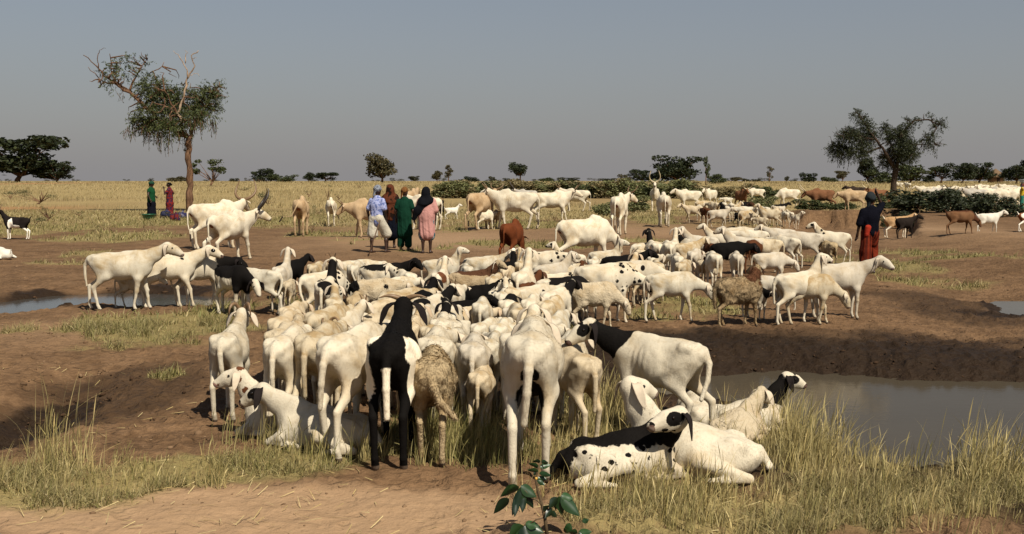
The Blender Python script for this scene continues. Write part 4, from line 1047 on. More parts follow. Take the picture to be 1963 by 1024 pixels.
S_(715, 585, 'b', 95, .82, 'low', 'woolwhite', 'pale woolly back between the woolly tan sheep and the black ram')
S_(860, 620, 'b', 95, .82, 'low', 'cream', 'cream back right of the tail beside the ram\'s ear')
S_(560, 570, 'b', 85, .85, 'low', 'cream', 'cream sheep in shade below the small woolly lamb')
S_(782, 640, 'b', 90, .84, 'low', 'cream', 'cream flank showing beside the black ram\'s shoulder')
_XL = [(566, 604, 84, 'pale sheep behind the left file, nearest the small woolly lamb'), (690, 578, 80, 'pale rump just above the woolly back left of the ram'), (735, 628, 92, 'pale back peeping out at the left ear of the black ram'),
    (782, 606, 88, 'pale sheep touching the right ear of the black ram'), (846, 652, 84, 'pale rump right behind the shoulder of the crooked tailed tan sheep'), (872, 604, 92, 'pale sheep in front of the white faced sheep with black ears'), (890, 628, 96, 'pale rump directly behind the ewe standing over the head turning lamb'),
    (936, 640, 86, 'pale sheep squeezed left of the short horned sheep facing the camera'), (986, 642, 80, 'pale rump against the left flank of the tall thin sheep'), (1042, 622, 96, 'pale rump just beyond the right hip of the tall thin sheep'), (1056, 592, 84, 'pale sheep in front of the black bodied sheep\'s hind legs'),
    (1000, 578, 88, 'pale rump between the long eared grey lamb and the black bodied sheep'), (1042, 562, 80, 'pale rump left of the black bodied sheep\'s white hips'), (640, 560, 88, 'pale sheep below the black and white one with raised horned head'), (612, 630, 84, 'pale rump between the second and third files of the front row'),
    (1230, 472, 84, 'pale sheep at the nose of the glossy black sheep'), (1264, 492, 90, 'pale rump left of the white sheep with legs apart'), (1302, 482, 96, 'pale rump between the legs apart sheep and the striding grey one'), (1206, 496, 84, 'pale rump under the chin of the glossy black sheep'),
    (1134, 520, 80, 'pale rump just right of the chestnut brown sheep'), (1084, 532, 96, 'pale sheep below the chestnut brown sheep'), (985, 540, 86, 'pale rump under the long eared sheep in mid herd'), (940, 520, 84, 'pale rump left of the dark brown sheep in mid herd')]
for i, (x_, y_, h_, lb_) in enumerate(_XL):
    S_(x_, y_, 'r', h_ + rnd.uniform(-14, 14), .84 + .1 * rnd.random(), ('low', 'down', 'lowL', 'mid', 'lowR')[i % 5], 'white' if i % 3 else 'cream', lb_, swing=rnd.uniform(-.4, .4))
for x_, y_, h_, ct_, ps_, lb_ in [(802, 548, 80, 'black', 'mid', 'black sheep with its head up left of the black and white goat like sheep'), (970, 560, 84, 'blackwhite', 'low', 'black and white rump in mid herd right of the white rump'), (1000, 532, 70, 'brown', 'mid', 'dark brown sheep in mid herd below the long eared sheep'), (842, 600, 88, 'blackfront', 'mid', 'white sheep with black head and neck right of the black ram\'s horn'), (1045, 545, 60, 'blackfront', 'mid', 'black headed white sheep near the cream sheep with one black spot'), (1262, 466, 100, 'blackhead', 'tall', 'white sheep with a black head raised at the rear edge'), (1336, 462, 110, 'blackhead', 'mid', 'black headed sheep next to the grey faced sheep'), (1440, 462, 60, 'brown', 'low', 'brown sheep low among the grey heads near the ewes')]:
    S_(x_, y_, 'r', h_, .88, ps_, ct_, lb_)
# --- flock on the far bank
def F_(px, py, m, hd, sz, pose, ct, label, **k):
    return animal('sheep', px, py, m, hd, sz, pose, ct, label, group=GB, **k)
F_(1330, 428, 'f', 168, .95, 'midL', 'cream', 'cream sheep at the front of the far bank flock, facing left', legs=2)
F_(1352, 430, 'f', 100, .88, 'low', 'brown', 'brown and white sheep next to the front cream sheep on the bank')
F_(1376, 438, 'f', 350, .92, 'mid', 'grey', 'grey sheep with spotted head on the near side of the bank flock')
F_(1368, 418, 'f', 120, .92, 'low', 'cream', 'cream sheep behind the grey spotted one on the bank')
F_(1386, 416, 'f', 92, .88, 'low', 'blackwhite', 'black sided sheep from behind on the far bank')
F_(1402, 420, 'f', 88, .9, 'low', 'darkudder', 'white sheep with dark hind legs on the far bank')
F_(1424, 412, 'f', 8, .9, 'low', 'blackwhite', 'black and white sheep side on at the back of the bank flock')
F_(1432, 430, 'f', 178, .92, 'low', 'cream', 'cream sheep side on in the middle of the bank flock', legs=2)
F_(1447, 432, 'f', 265, .85, 'mid', 'facepatch', 'sheep with black patched face looking out of the bank flock')
F_(1476, 440, 'f', 176, .98, 'up', 'white', 'tall white sheep side on at the right of the bank flock', legs=1)
F_(1460, 442, 'f', 150, .62, 'low', 'cream', 'lamb in front of the tall white sheep on the bank')
F_(1492, 420, 'f', 10, .88, 'mid', 'blacksaddle', 'sheep with black back and white face behind the tall white sheep')
F_(1505, 436, 'f', 90, .86, 'low', 'white', 'white sheep from behind at the right end of the bank flock')
F_(1524, 440, 'f', 280, .90, 'upLL', 'eyepatch', 'white sheep with dark ears, last on the right of the bank flock')
F_(1395, 398, 'f', 178, .9, 'low', 'white', 'white back at the rear of the bank flock by the bushes')
F_(1345, 412, 'f', 20, .9, 'low', 'cream', 'cream back behind the front sheep of the bank flock')
F_(1415, 436, 'f', 60, .75, 'low', 'whiteface', 'dark sheep with white face low in the bank flock')
for x_, y_, h_, ct_, ps_, lb_ in [(1340, 424, 80, 'cream', 'low', 'cream rump between the front sheep and the brown sheep on the bank'), (1390, 428, 100, 'blackwhite', 'mid', 'black and white sheep facing away in the middle of the bank flock'), (1412, 424, 60, 'white', 'mid', 'white sheep with raised head at the heart of the bank flock'), (1440, 418, 85, 'darkbrown', 'low', 'dark brown sheep behind the cream one in the bank flock'), (1463, 430, 120, 'white', 'low', 'white sheep just left of the tall white sheep on the bank'), (1488, 434, 70, 'cream', 'low', 'cream sheep right of the tall white sheep on the bank'), (1515, 426, 95, 'white', 'mid', 'white sheep behind the last sheep of the bank flock'), (1430, 440, 30, 'cream', 'down', 'cream sheep nearest the camera in the bank flock')]:
    F_(x_, y_, 'f', h_, .92, ps_, ct_, lb_)
# --- cattle
def C_(px, py, m, hd, sz, pose, ct, label, **k):
    k.setdefault('group', GC)
    return animal('cow', px, py, m, hd, sz, pose, ct, label, cat='cow', name='zebu_cow', **k)
C_(414, 477, 'f', 36, 1.0, 'midL', 'cow_white', 'big white bull with tall lyre shaped horns near the bare tree', horn='lyre', legs=0, swing=-.6)
C_(441, 500, 'f', 66, .88, 'midR', 'cow_white', 'white cow with dark rump mark, standing before the lyre horned bull', horn='lyre', hornmat=M_HORNK, legs=3, fat=1.2, swing=-.3)
C_(578, 452, 'f', 93, .97, 'low', 'cow_tan', 'pale brown cow from behind flicking its dark tail', swing=2.2, legs=0)
C_(635, 434, 'f', 100, .86, 'low', 'cow_white', 'white cow from behind farther off in dry grass, tail swung left', swing=-1.3, legs=0)
C_(712, 455, 'f', 178, .92, 'low', 'cow_tan', 'tan cow grazing left in front of the boy with the blue shirt', horn='crescent', legs=2)
C_(815, 441, 'f', 150, 1.0, 'mid', 'cow_white', 'white cow standing behind the person in pink', legs=0, swing=.5)
C_(790, 422, 'f', 80, 1.1, 'mid', 'cow_tan', 'pale tan cow mostly hidden behind the boy in green')
C_(922, 440, 'f', 62, 1.14, 'mid', 'cow_tan', 'light tan cow from behind in the middle cattle group', horn='crescent', fat=1.05, legs=1)
C_(988, 439, 'f', 172, 1.12, 'mid', 'cow_white', 'large white cow side on facing the tan cow', horn='crescent', fat=1.05, legs=2)
C_(1056, 425, 'f', 2, 1.08, 'mid', 'cow_white', 'white cow side on with long dewlap, facing right', legs=3, horn='crescent')
C_(1105, 406, 'f', 160, 1.05, 'mid', 'cow_white', 'white cow turned away behind the cow with the long dewlap', horn='crescent')
C_(1010, 398, 'f', 175, .95, 'mid', 'cow_grey', 'grey horned cow mostly hidden behind the large white cow', horn='lyre')
C_(930, 440, 'f', 40, .55, 'low', 'cow_white', 'white calf standing between the tan cow and the white cow')
C_(955, 438, 'f', 120, .55, 'low', 'cow_tan', 'pale calf under the neck of the large white cow')
C_(1187, 450, 'f', 74, 1.04, 'midR', 'cow_white', 'white cow from behind with brown rump mark on bare earth', horn='crescent', legs=0)
C_(1255, 406, 'f', 262, 1.12, 'tall', 'cow_white', 'white bull with long pale horns facing the camera', horn='lyre', hornmat=M_HORNW)
C_(1272, 434, 'f', 86, 1.02, 'low', 'cow_white', 'white cow from behind beside the pale horned bull', legs=0)
C_(982, 510, 'f', 72, .74, 'graze', 'cow_red', 'dark red cow with lowered head behind the sheep')
C_(1120, 516, 'f', 24, .84, 'graze', 'cow_white', 'white bull with big hump and lowered head behind the sheep', fat=1.1)
C_(1322, 404, 'f', 185, .98, 'mid', 'cow_white', 'white cow facing left behind the front cream sheep of the bank')
C_(1362, 400, 'f', 235, 1.0, 'mid', 'cow_white', 'white cow with horns behind the bank flock', horn='crescent', hornmat=M_HORNW)
C_(1420, 402, 'f', 280, 1.0, 'mid', 'cow_rust', 'brown horned cow facing the camera behind the bank flock', horn='lyre', hornmat=M_HORNW)
C_(1450, 388, 'f', 175, .9, 'low', 'cow_white', 'small white cow farther off behind the brown horned cow')
C_(1512, 398, 'f', 176, 1.0, 'graze', 'cow_white', 'cream cow grazing left by the low green bushes', legs=2)
C_(1575, 404, 'f', 178, 1.05, 'low', 'cow_rust', 'rust coloured cow with very wide upswept pale horns', horn='lyre', hornmat=M_HORNW)
C_(1637, 405, 'f', 176, 1.0, 'low', 'cow_tan', 'light tan cow side on left of the person in orange trousers')
C_(1684, 400, 'f', 205, 1.0, 'mid', 'cow_rust', 'reddish cow with pale wide horns beneath the forked tree', horn='lyre', hornmat=M_HORNW)
C_(1642, 386, 'f', 160, 1.0, 'mid', 'cow_dark', 'dark cow beyond the tan cow', horn='crescent')
C_(1722, 366, 'f', 140, .95, 'mid', 'cow_white', 'white cow beyond the bushes right of the forked tree trunk', horn='crescent')
C_(1740, 368, 'f', 95, .95, 'mid', 'cow_white', 'second white cow right of the forked tree trunk')
_far = [(1775, 370, 170), (1792, 372, 10), (1808, 366, 250), (1822, 378, 240), (1838, 374, 170), (1846, 384, 30), (1856, 376, 185), (1866, 368, 20), (1872, 388, 178), (1880, 379, 160), (1890, 370, 60), (1896, 382, 185), (1906, 388, 10), (1914, 374, 170), (1922, 381, 20), (1930, 366, 185), (1938, 376, 175), (1946, 385, 30), (1952, 370, 170), (1884, 361, 180), (1905, 363, 40), (1812, 392, 265), (1926, 392, 170), (1784, 382, 20)]
for i, (x_, y_, h_) in enumerate(_far):
    C_(x_, y_ + 13, 'f', h_, .95 + .1 * rnd.random(), ['mid', 'low', 'mid'][i % 3], 'cow_grey' if i % 5 == 3 else 'cow_white', 'white cow packed in the distant herd behind the dark bushes', group='white cattle packed in the distant herd', horn='crescent' if i % 2 else None, legs=i % 3)
# --- goats
def G_(px, py, m, hd, sz, pose, ct, label, **k):
    return animal('goat', px, py, m, hd, sz, pose, ct, label, cat='goat', group=GG, **k)
G_(33, 460, 'f', 178, 1.05, 'up', 'goat_pied', 'black goat with white belt and white feet near the left bushes', legs=0, horn='goat')
G_(-2, 463, 'l', 150, 1.0, 'low', 'goat_white', 'white goat lying at the very edge beside the pied goat', lie=True)
G_(845, 419, 'f', 80, 1.0, 'up', 'goat_dark', 'black goat standing next to the person in pink', horn='goat')
G_(866, 421, 'f', 20, .85, 'up', 'goat_white', 'small white goat with raised head right of the black goat')
G_(1718, 457, 'f', 6, 1.05, 'mid', 'goat_tan', 'tan goat with white legs in front of the gully', legs=0)
G_(1733, 458, 'f', 30, .95, 'midR', 'goat_dark', 'dark brown goat half hidden behind the tan goat', horn='goat')
G_(1840, 450, 'f', 4, 1.05, 'graze', 'goat_brown', 'brown goat with dark back following the white goat', legs=2)
G_(1893, 449, 'f', 4, 1.05, 'mid', 'goat_white', 'all white goat walking right on the slope', legs=4)
G_(1972, 445, 'f', 8, 1.05, 'mid', 'goat_brownwhite', 'brown and white goat cut by the right edge', legs=2)
# ------------------------------------------------------------------ people
SKIN = plain('skin_dark_brown', (.036, .016, .009), .5, .35, 30, .3)
SKINR = plain('skin_brown', (.095, .038, .019), .5, .35, 30, .3)
def cloth(name, c, alt=None, kind=None, scale=18.0, rough=.9):
    b = NB('cloth_' + name); O = b.tc.outputs['Object']
    n = b.noise(6, O, detail=4)
    cc = b.mix(n, c, tuple(q * .68 for q in c))
    if kind == 'blotch':
        v = b.noise(scale, O, detail=1); cc = b.mix(b.ramp(v, .52, .58), cc, alt)
    elif kind == 'check':
        w = b.n('ShaderNodeTexChecker'); w.inputs['Scale'].default_value = scale; b.l(O, w.inputs['Vector']); w.inputs[1].default_value = (1, 1, 1, 1); w.inputs[2].default_value = (0, 0, 0, 1)
        cc = b.mix(w.outputs['Fac'], cc, alt)
    elif kind == 'stripe':
        sx = b.n('ShaderNodeSeparateXYZ'); b.l(O, sx.inputs[0])
        ang = b.math('ARCTAN2', sx.outputs[1], sx.outputs[0])
        cc = b.mix(b.ramp(b.math('SINE', b.math('MULTIPLY', ang, scale)), -.3, .4), cc, alt)
    h = b.math('ADD', b.noise(5, O, detail=3, dist=1.0), b.math('MULTIPLY', b.noise(60, O), .15))
    b.fin(cc, rough, b.bump(h, .55, .05), .05)
    return b.m
def fold(V, Q, amp, nf, z0, z1, seed=0):
    """vertical folds that deepen towards the hem"""
    N = vnormals(V, Q)
    a = np.arctan2(V[:, 1], V[:, 0])
    w = np.sin(a * nf + 1.7 * np.sin(V[:, 2] * 5 + seed) + seed) * .6 + np.sin(a * (nf * 1.7) + V[:, 2] * 6 + seed * 2) * .4
    k = np.clip((z1 - V[:, 2]) / (z1 - z0), 0, 1)
    N = N.copy(); N[:, 2] *= .2
    return V + N * (amp * w * k)[:, None]
def vneck(a): return np.array(a, float)
def person(px, py, hd, H, label, pose, skin=SKIN, clothes=(), vox=.017, loc=None, d=None):
    """pose: hips/knees/feet x offsets, arms as (elbow, wrist) points for left and right, head yaw and pitch. Local frame: facing +x, left +y, height 1.70"""
    k = H / 1.70
    P = []; A = lambda *a, **kk: P.append(Prim(*a, **kk))
    lean = pose.get('lean', 0.0)
    pel = vneck((0, 0, .95)); che = vneck((lean * .5, 0, 1.27)); nk = vneck((lean, 0, 1.43))
    A(pel, (lean * .2, 0, 1.08), (.145, .105), (.125, .095), k=.05); A((lean * .2, 0, 1.08), che, (.125, .095), (.158, .105), k=.05)
    A(che, (lean * .85, 0, 1.37), (.155, .10), (.11, .075), k=.05); A(nk - (0, 0, .05), nk + (.012, 0, .07), .055, .05, k=.03, tag='neck')
    fy, fp = pose.get('head', (0, 0)); f, l, u = rot(fy, fp); hc = nk + np.array([.02, 0, .165])
    hp = lambda x, y, z: hc + f * x + l * y + u * z
    A(hp(-.012, 0, .02), hp(.012, 0, .012), (.074, .092), (.074, .090), lat=l, k=.02, tag='head')
    A(hp(.015, 0, -.01), hp(.038, 0, -.078), (.062, .06), (.034, .032), lat=l, k=.03, tag='head')
    A(hp(.092, 0, .0), hp(.102, 0, -.028), .012, .017, k=.012, tag='head')                       # nose
    A(hp(.078, .012, -.058), hp(.078, -.012, -.058), .014, .014, k=.01, tag='head')              # lips
    for sy in (1, -1): A(hp(-.01, sy * .077, .012), hp(-.012, sy * .080, -.03), .016, .012, k=.01, tag='head')
    feet = pose.get('feet', ((0, 0), (0, 0))); knees = pose.get('knees', (.02, .02))
    for sy, (fx, fy_), kx in ((1, feet[0], knees[0]), (-1, feet[1], knees[1])):
        hip = (0, sy * .085, .92); kn = (kx + fx * .5, sy * .092 + fy_ * .5, .50); an = (fx - .02, sy * .092 + fy_, .085)
        A(hip, kn, .082, .052, k=.05); A(kn, (kn[0] * .5 + an[0] * .5 - .012, kn[1] * .5 + an[1] * .5, .33), .050, .048, k=.03); A((kn[0] * .5 + an[0] * .5 - .012, kn[1] * .5 + an[1] * .5, .33), an, .047, .033, k=.03)
        A((fx - .045, an[1], .038), (fx + .07, an[1] + sy * .01, .032), (.034, .036), (.038, .026), k=.03); A((fx + .07, an[1] + sy * .01, .03), (fx + .15, an[1] + sy * .015, .022), (.042, .026), (.034, .018), k=.02)
    arms = pose.get('arms', (((-.02, .26, 1.10), (.05, .27, .84)), ((-.02, -.26, 1.10), (.05, -.27, .84))))
    hands = []
    for sy, (el, wr) in zip((1, -1), arms):
        sh = np.array((lean * .8, sy * .165, 1.36)); el, wr = np.array(el, float), np.array(wr, float)
        A(sh, el, .052, .038, k=.03); A(el, wr, .038, .026, k=.02)
        dv = (wr - el) / np.linalg.norm(wr - el)
        A(wr, wr + dv * .075, (.022, .032), (.024, .036), lat=np.cross(dv, (0, 1, .01)), k=.02, tag='hand'); hands.append((wr, dv, sy))
    V, Q = sdf_mesh(P, vox, 1)
    b = MB(); b.v = [V]; b.f = [list(q) for q in Q]; b.n = len(V)
    for wr, dv, sy in hands:                       # four bent fingers and a thumb on each palm
        side = np.cross(dv, np.array([0, 1.0, 0.02])); side /= np.linalg.norm(side); out = np.cross(side, dv)
        for i, (o_, ln) in enumerate(((-.026, .062), (-.009, .075), (.009, .07), (.026, .055))):
            p0 = wr + dv * .070 + side * o_; p1 = p0 + dv * ln * .5 - out * sy * -.008; p2 = p1 + dv * ln * .42 + out * sy * .022
            b.tube([p0 - dv * .02, p1, p2], [.0095, .0085, .006], 6)
        p0 = wr + dv * .02 + side * .028; b.tube([p0, p0 + dv * .03 + side * .022, p0 + dv * .06 + side * .026], [.011, .0095, .007], 6)
    x, y, z = loc if loc else at(px, py)
    o = link('person', b.mesh('person'), skin); o.location = (x, y, z - .004); o.rotation_euler = (0, 0, R(hd)); o.scale = (k * pose.get('wide', 1), k * pose.get('wide', 1), k)
    tag(o, label, 'person', pose.get('group'))
    for sy in (1, -1):
        q = link('eye', EYE, M_EYE, o, tuple(hp(.080, sy * .030, .012))); q.scale = (.012,) * 3
    J = dict(hp=hp, l=l, che=che, arms=arms, lean=lean, hc=hc, feet=feet, knees=knees)
    for nm, m, fn, fo in clothes:
        C = fn(J); V, Q = sdf_mesh(C, vox * .9, 1)
        if fo: V = fold(V, Q, *fo)
        link(nm, quads_mesh(nm, V, Q), m, o)
    return o
# garments -> lists of primitives
def g_torso(z0=.80, top=1.40, r0=(.17, .13), r1=(.18, .125), sl=.6, rs=.07, hem=None):
    def fn(J):
        C = [Prim((J['lean'] * .1, 0, z0), (J['lean'] * .5, 0, 1.24), r0, r1, k=.06), Prim((J['lean'] * .5, 0, 1.24), (J['lean'] * .85, 0, top - .01), r1, (.125, .088), k=.05)]
        for sy, (el, wr) in zip((1, -1), J['arms']):
            sh = np.array((J['lean'] * .8, sy * .165, 1.355)); el, wr = np.array(el, float), np.array(wr, float)
            e = sh + (el - sh) * min(sl, 1.0)
            C.append(Prim(sh, e, rs, rs * .95, k=.04))
            if sl > 1: C.append(Prim(el, el + (wr - el) * (sl - 1), rs * .9, rs * .85, k=.03))
        return C
    return fn
def g_robe(z0=.45, r0=(.24, .20), zm=1.0, rm=(.19, .15), sl=1.0, rs=.075, top=1.41):
    def fn(J):
        C = g_torso(zm, top, rm, (.185, .13), sl, rs)(J)
        C.append(Prim((.01, 0, z0), (0, 0, zm + .05), r0, rm, k=.08))
        return C
    return fn
def g_legs(z0=.45, r=.10, rb=.10, waist=1.0):
    def fn(J):
        C = [Prim((0, 0, .90), (0, 0, waist), (.165, .125), (.15, .115), k=.05)]
        for sy, (fx, fy_), kx in ((1, J['feet'][0], J['knees'][0]), (-1, J['feet'][1], J['knees'][1])):
            hip = np.array((0, sy * .085, .90)); kn = np.array((kx + fx * .5, sy * .094 + fy_ * .5, .50)); an = np.array((fx - .02, sy * .092 + fy_, .085))
            if z0 >= .5:
                t = (.90 - z0) / .40; C.append(Prim(hip, hip + (kn - hip) * t, r, rb, k=.05))
            else:
                t = (.50 - z0) / .42; C.append(Prim(hip, kn, r, (r + rb) * .5, k=.05)); C.append(Prim(kn, kn + (an - kn) * t, (r + rb) * .5, rb, k=.04))
        return C
    return fn
def g_skirt(z0=.10, r0=(.19, .17), r1=(.155, .12), z1=1.02):
    return lambda J: [Prim((0.01, 0, z0 + .05), (0, 0, .65), r0, (.18, .15), k=.06), Prim((0, 0, .65), (0, 0, z1), (.18, .15), r1, k=.06)]
def g_turban(r=.105, thick=.05, flat=.9):
    def fn(J):
        h = J['hp']; C = [Prim(h(-.02, 0, .065), h(0, 0, .085), (r * .92, r), (r * .85, r * .95), lat=J['l'], k=.03)]
        for i in range(8):
            a = i * math.pi / 4; b_ = a + math.pi / 4
            C.append(Prim(h(math.cos(a) * .085 - .01, math.sin(a) * .078, .055 + .018 * math.sin(i * 2.1)), h(math.cos(b_) * .085 - .01, math.sin(b_) * .078, .055 + .018 * math.sin(i * 2.1 + 2.1)), thick * .62, thick * .62, k=.012))
        C.append(Prim(h(-.08, .02, .0), h(-.10, .03, -.13), (.05, .02), (.035, .015), lat=J['l'], k=.03))
        return C
    return fn
def g_scarf(tail=((-.10, .10, 1.30), (-.13, .25, 1.05), (-.10, .33, .86)), w=.10):
    def fn(J):
        h = J['hp']
        C = [Prim(h(-.03, 0, .03), h(-.045, 0, -.03), (.105, .112), (.10, .10), lat=J['l'], k=.03), Prim(h(-.05, 0, -.05), (J['lean'] - .05, 0, 1.34), (.11, .09), (.17, .10), k=.05),
             Prim((J['lean'] - .02, .13, 1.37), (J['lean'] - .02, -.13, 1.37), .085, .085, k=.05)]
        t = [np.array(q, float) for q in tail]
        p = np.array((J['lean'] - .07, 0, 1.38))
        for i, q in enumerate(t):
            C.append(Prim(p, q, (w * (1.15 - .2 * i), .045), (w * (.95 - .2 * i), .035), lat=(0, 1, 0), k=.05)); p = q
        return C
    return fn
ARM_D = ((-.02, .255, 1.10), (.06, .26, .85))
def mir(a): return tuple((p[0], -p[1], p[2]) for p in a)
GP = 'herd boys standing together'
person(722, 485, 62, 1.62, 'boy in light blue patterned shirt, white shorts and grey checked turban, holding a stick',
       dict(lean=.05, feet=((-.05, .02), (.20, -.08)), knees=(.0, .16), arms=(ARM_D, ((.05, -.24, 1.10), (.16, -.20, .90))), head=(-12, -8), group=GP),
       clothes=(('shorts', cloth('white', (.50, .46, .37)), g_legs(.50, .125, .135, .98), (.012, 7, .5, .95)), ('shirt', cloth('blue_print', (.33, .36, .56), (.10, .13, .28), 'blotch', 14), g_torso(.84, 1.41, (.175, .135), (.19, .135), .75, .078), (.010, 6, .8, 1.3)),
                ('turban', cloth('grey_check', (.30, .32, .36), (.03, .035, .05), 'check', 42), g_turban(), None)))
person(749, 476, 96, 1.66, 'person in long navy robe with a rust brown shawl over head and back',
       dict(lean=.02, feet=((0, 0), (.05, 0)), arms=(ARM_D, mir(ARM_D)), head=(0, -5), group=GP),
       clothes=(('robe', cloth('navy', (.004, .005, .010)), g_robe(.42, (.24, .19)), (.016, 9, .4, 1.2, 1)), ('shawl', cloth('rust_brown', (.085, .026, .012), (.012, .006, .004), 'blotch', 7), g_scarf(((-.13, -.04, 1.30), (-.16, -.02, 1.05), (-.15, .0, .80)), .15), (.014, 8, .9, 1.6, 2))))
person(776, 480, 78, 1.55, 'boy in dark green tunic and trousers with a brown yellow head cloth',
       dict(lean=.01, feet=((0, .02), (.0, -.02)), arms=(ARM_D, mir(ARM_D)), head=(-25, -4), group=GP),
       clothes=(('trousers', cloth('green_dark', (.005, .029, .016)), g_legs(.16, .11, .095), (.010, 7, .1, .8)), ('tunic', cloth('green', (.006, .034, .019)), g_robe(.50, (.225, .17), 1.0, (.18, .14), .62, .08), (.016, 8, .45, 1.2, 3)),
                ('head_cloth', cloth('ochre', (.20, .10, .03), (.07, .02, .01), 'stripe', 9), g_turban(.10, .045), None)))
person(818, 486, 84, 1.62, 'person wrapped in a pink cloth with a long black scarf over head and shoulder',
       dict(lean=.0, feet=((-.02, .0), (.04, .0)), arms=(((.10, .24, 1.12), (.22, .06, 1.02)), ((.0, -.25, 1.1), (.02, -.22, .88))), head=(-14, -2), group=GP),
       clothes=(('shorts', cloth('teal_print', (.02, .10, .12), (.3, .3, .3), 'blotch', 20), g_legs(.44, .12, .11), None), ('wrap', cloth('pink', (.47, .235, .205)), g_robe(.52, (.215, .165), 1.0, (.20, .15), .9, .085), (.014, 7, .5, 1.3, 4)),
                ('scarf', cloth('black', (.006, .006, .008)), g_scarf(((-.14, .06, 1.32), (-.16, .20, 1.12), (-.12, .31, .90)), .12), (.010, 6, 1.0, 1.6, 5))))
person(1666, 526, 96, 1.52, 'person in navy top and baggy orange trousers, one arm raised to a dark head load',
       dict(lean=.0, feet=((-.06, .03), (.12, -.05)), knees=(.0, .08), arms=(ARM_D, ((.12, -.30, 1.50), (.08, -.17, 1.72))), head=(-35, 5)), 
       clothes=(('trousers', cloth('orange_rust', (.15, .022, .009), (.05, .009, .005), 'stripe', 14), g_legs(.30, .115, .115, 1.02), (.020, 9, .3, 1.0, 1)), ('sash', cloth('red', (.30, .03, .015)), lambda J: [Prim((-.10, .13, .86), (-.12, .10, 1.02), (.05, .05), (.07, .05), k=.03)], None),
                ('top', cloth('navy_dark', (.0035, .0035, .007)), g_torso(.92, 1.41, (.185, .14), (.19, .135), 1.0, .078), (.010, 7, .9, 1.3)), ('turban', cloth('charcoal', (.020, .024, .026)), g_turban(.115, .07), None)))
GW = 'women talking under the bare trunked tree'
person(291, 417, -8, 1.72, 'woman in green top and dark wrap skirt, hand on hip, beside a green basin',
       dict(wide=1.25, feet=((0, 0), (.05, 0)), arms=(((-.08, .30, 1.16), (.08, .20, 1.02)), ((.0, -.26, 1.1), (.08, -.25, .86))), head=(0, -10), group=GW), vox=.024,
       clothes=(('skirt', cloth('night_blue', (.006, .006, .011)), g_skirt(.08), (.012, 7, .1, 1.0)), ('blouse', cloth('leaf_green', (.008, .052, .020)), g_torso(.82, 1.40, (.185, .15), (.18, .13), .35, .07), None), ('head_scarf', cloth('dark_green', (.015, .05, .03)), g_turban(.105, .06), None)))
person(326, 415, 186, 1.70, 'woman in red and blue patterned dress with one hand raised to her face',
       dict(wide=1.22, feet=((0, 0), (.05, 0)), arms=(((.14, .24, 1.14), (.20, .10, 1.40)), ((-.10, -.32, 1.16), (.02, -.20, 1.02))), head=(0, -2), group=GW), vox=.024,
       clothes=(('dress', cloth('red_print', (.16, .018, .016), (.018, .014, .035), 'blotch', 11), lambda J: g_torso(.9, 1.40, (.16, .13), (.175, .125), .6, .066)(J) + g_skirt(.07, (.17, .15), (.15, .115))(J), (.012, 7, .1, 1.0)), ('hair', cloth('hair_black', (.006, .005, .005)), lambda J: [Prim(J['hp'](-.03, 0, .04), J['hp'](-.01, 0, .05), (.085, .09), (.08, .088), k=.03), Prim(J['hp'](-.10, 0, .02), J['hp'](-.11, 0, .0), .045, .04, k=.02)], None)))
_ex = at(1958, 404)
person(1958, 404, 170, 1.60, 'person in yellow and maroon carrying a pale basin on the head',
       dict(feet=((0, 0), (.12, 0)), arms=(((.10, .27, 1.48), (.06, .14, 1.72)), ARM_D and ((-.02, -.255, 1.10), (.06, -.26, .85)))), vox=.024,
       clothes=(('trousers', cloth('teal_green', (.03, .16, .12)), g_legs(.12, .12, .10), (.010, 7, .1, .8)), ('tunic', cloth('yellow', (.55, .38, .03), (.12, .015, .02), 'blotch', 4), g_torso(.74, 1.40, (.19, .15), (.18, .13), .8, .08), None), ('head_scarf', cloth('maroon', (.12, .015, .02)), g_turban(.105, .055), None)))
# things the people have with them
def lathe(prof, seg=20):
    vs = [(r * math.cos(2 * math.pi * i / seg), r * math.sin(2 * math.pi * i / seg), z) for r, z in prof for i in range(seg)]
    fs = [[j * seg + i, j * seg + (i + 1) % seg, (j + 1) * seg + (i + 1) % seg, (j + 1) * seg + i] for j in range(len(prof) - 1) for i in range(seg)]
    fs.append(list(range(seg))[::-1]); fs.append([(len(prof) - 1) * seg + i for i in range(seg)])
    b = MB(); b.add(vs, fs); return b
BAS = [(.17, 0), (.25, .10), (.30, .24), (.325, .245), (.325, .262), (.29, .262), (.235, .11), (.16, .02)]
o = link('basin', lathe(BAS).mesh('basin'), plain('enamel_green', (.015, .09, .045), .35, .5)); x, y, z = at(290, 421); o.location = (x, y - .35, z); tag(o, 'dark green basin standing on the ground before the woman in green', 'basin')
o = link('basin', lathe([(r * .7, q * .8) for r, q in BAS]).mesh('basin'), plain('enamel_pale', (.45, .55, .62), .35, .5)); o.location = (_ex[0], _ex[1], _ex[2] + 1.68); tag(o, 'pale blue basin carried on the head at the picture edge', 'basin')
def bundle(px, py, c, alt, label, sz, seed):
    r_ = random.Random(seed); P = [Prim((r_.uniform(-.16, .16), r_.uniform(-.12, .12), r_.uniform(.06, .16)), (r_.uniform(-.16, .16), r_.uniform(-.12, .12), r_.uniform(.08, .24)), (.12, .09), (.09, .07), k=.05) for _ in range(6)]
    P.append(Prim((0, 0, .24), (.03, .02, .34), .05, .03, k=.03))
    V, Q = sdf_mesh(P, .025, 1); o = link('bundle', quads_mesh('bundle', V, Q), cloth(label.split()[0] + '_bundle', c, alt, 'blotch', 8)); x, y, z = at(px, py); o.location = (x, y, z); o.scale = (sz,) * 3
    tag(o, label, 'bundle', 'cloth bundles at the foot of the tree')
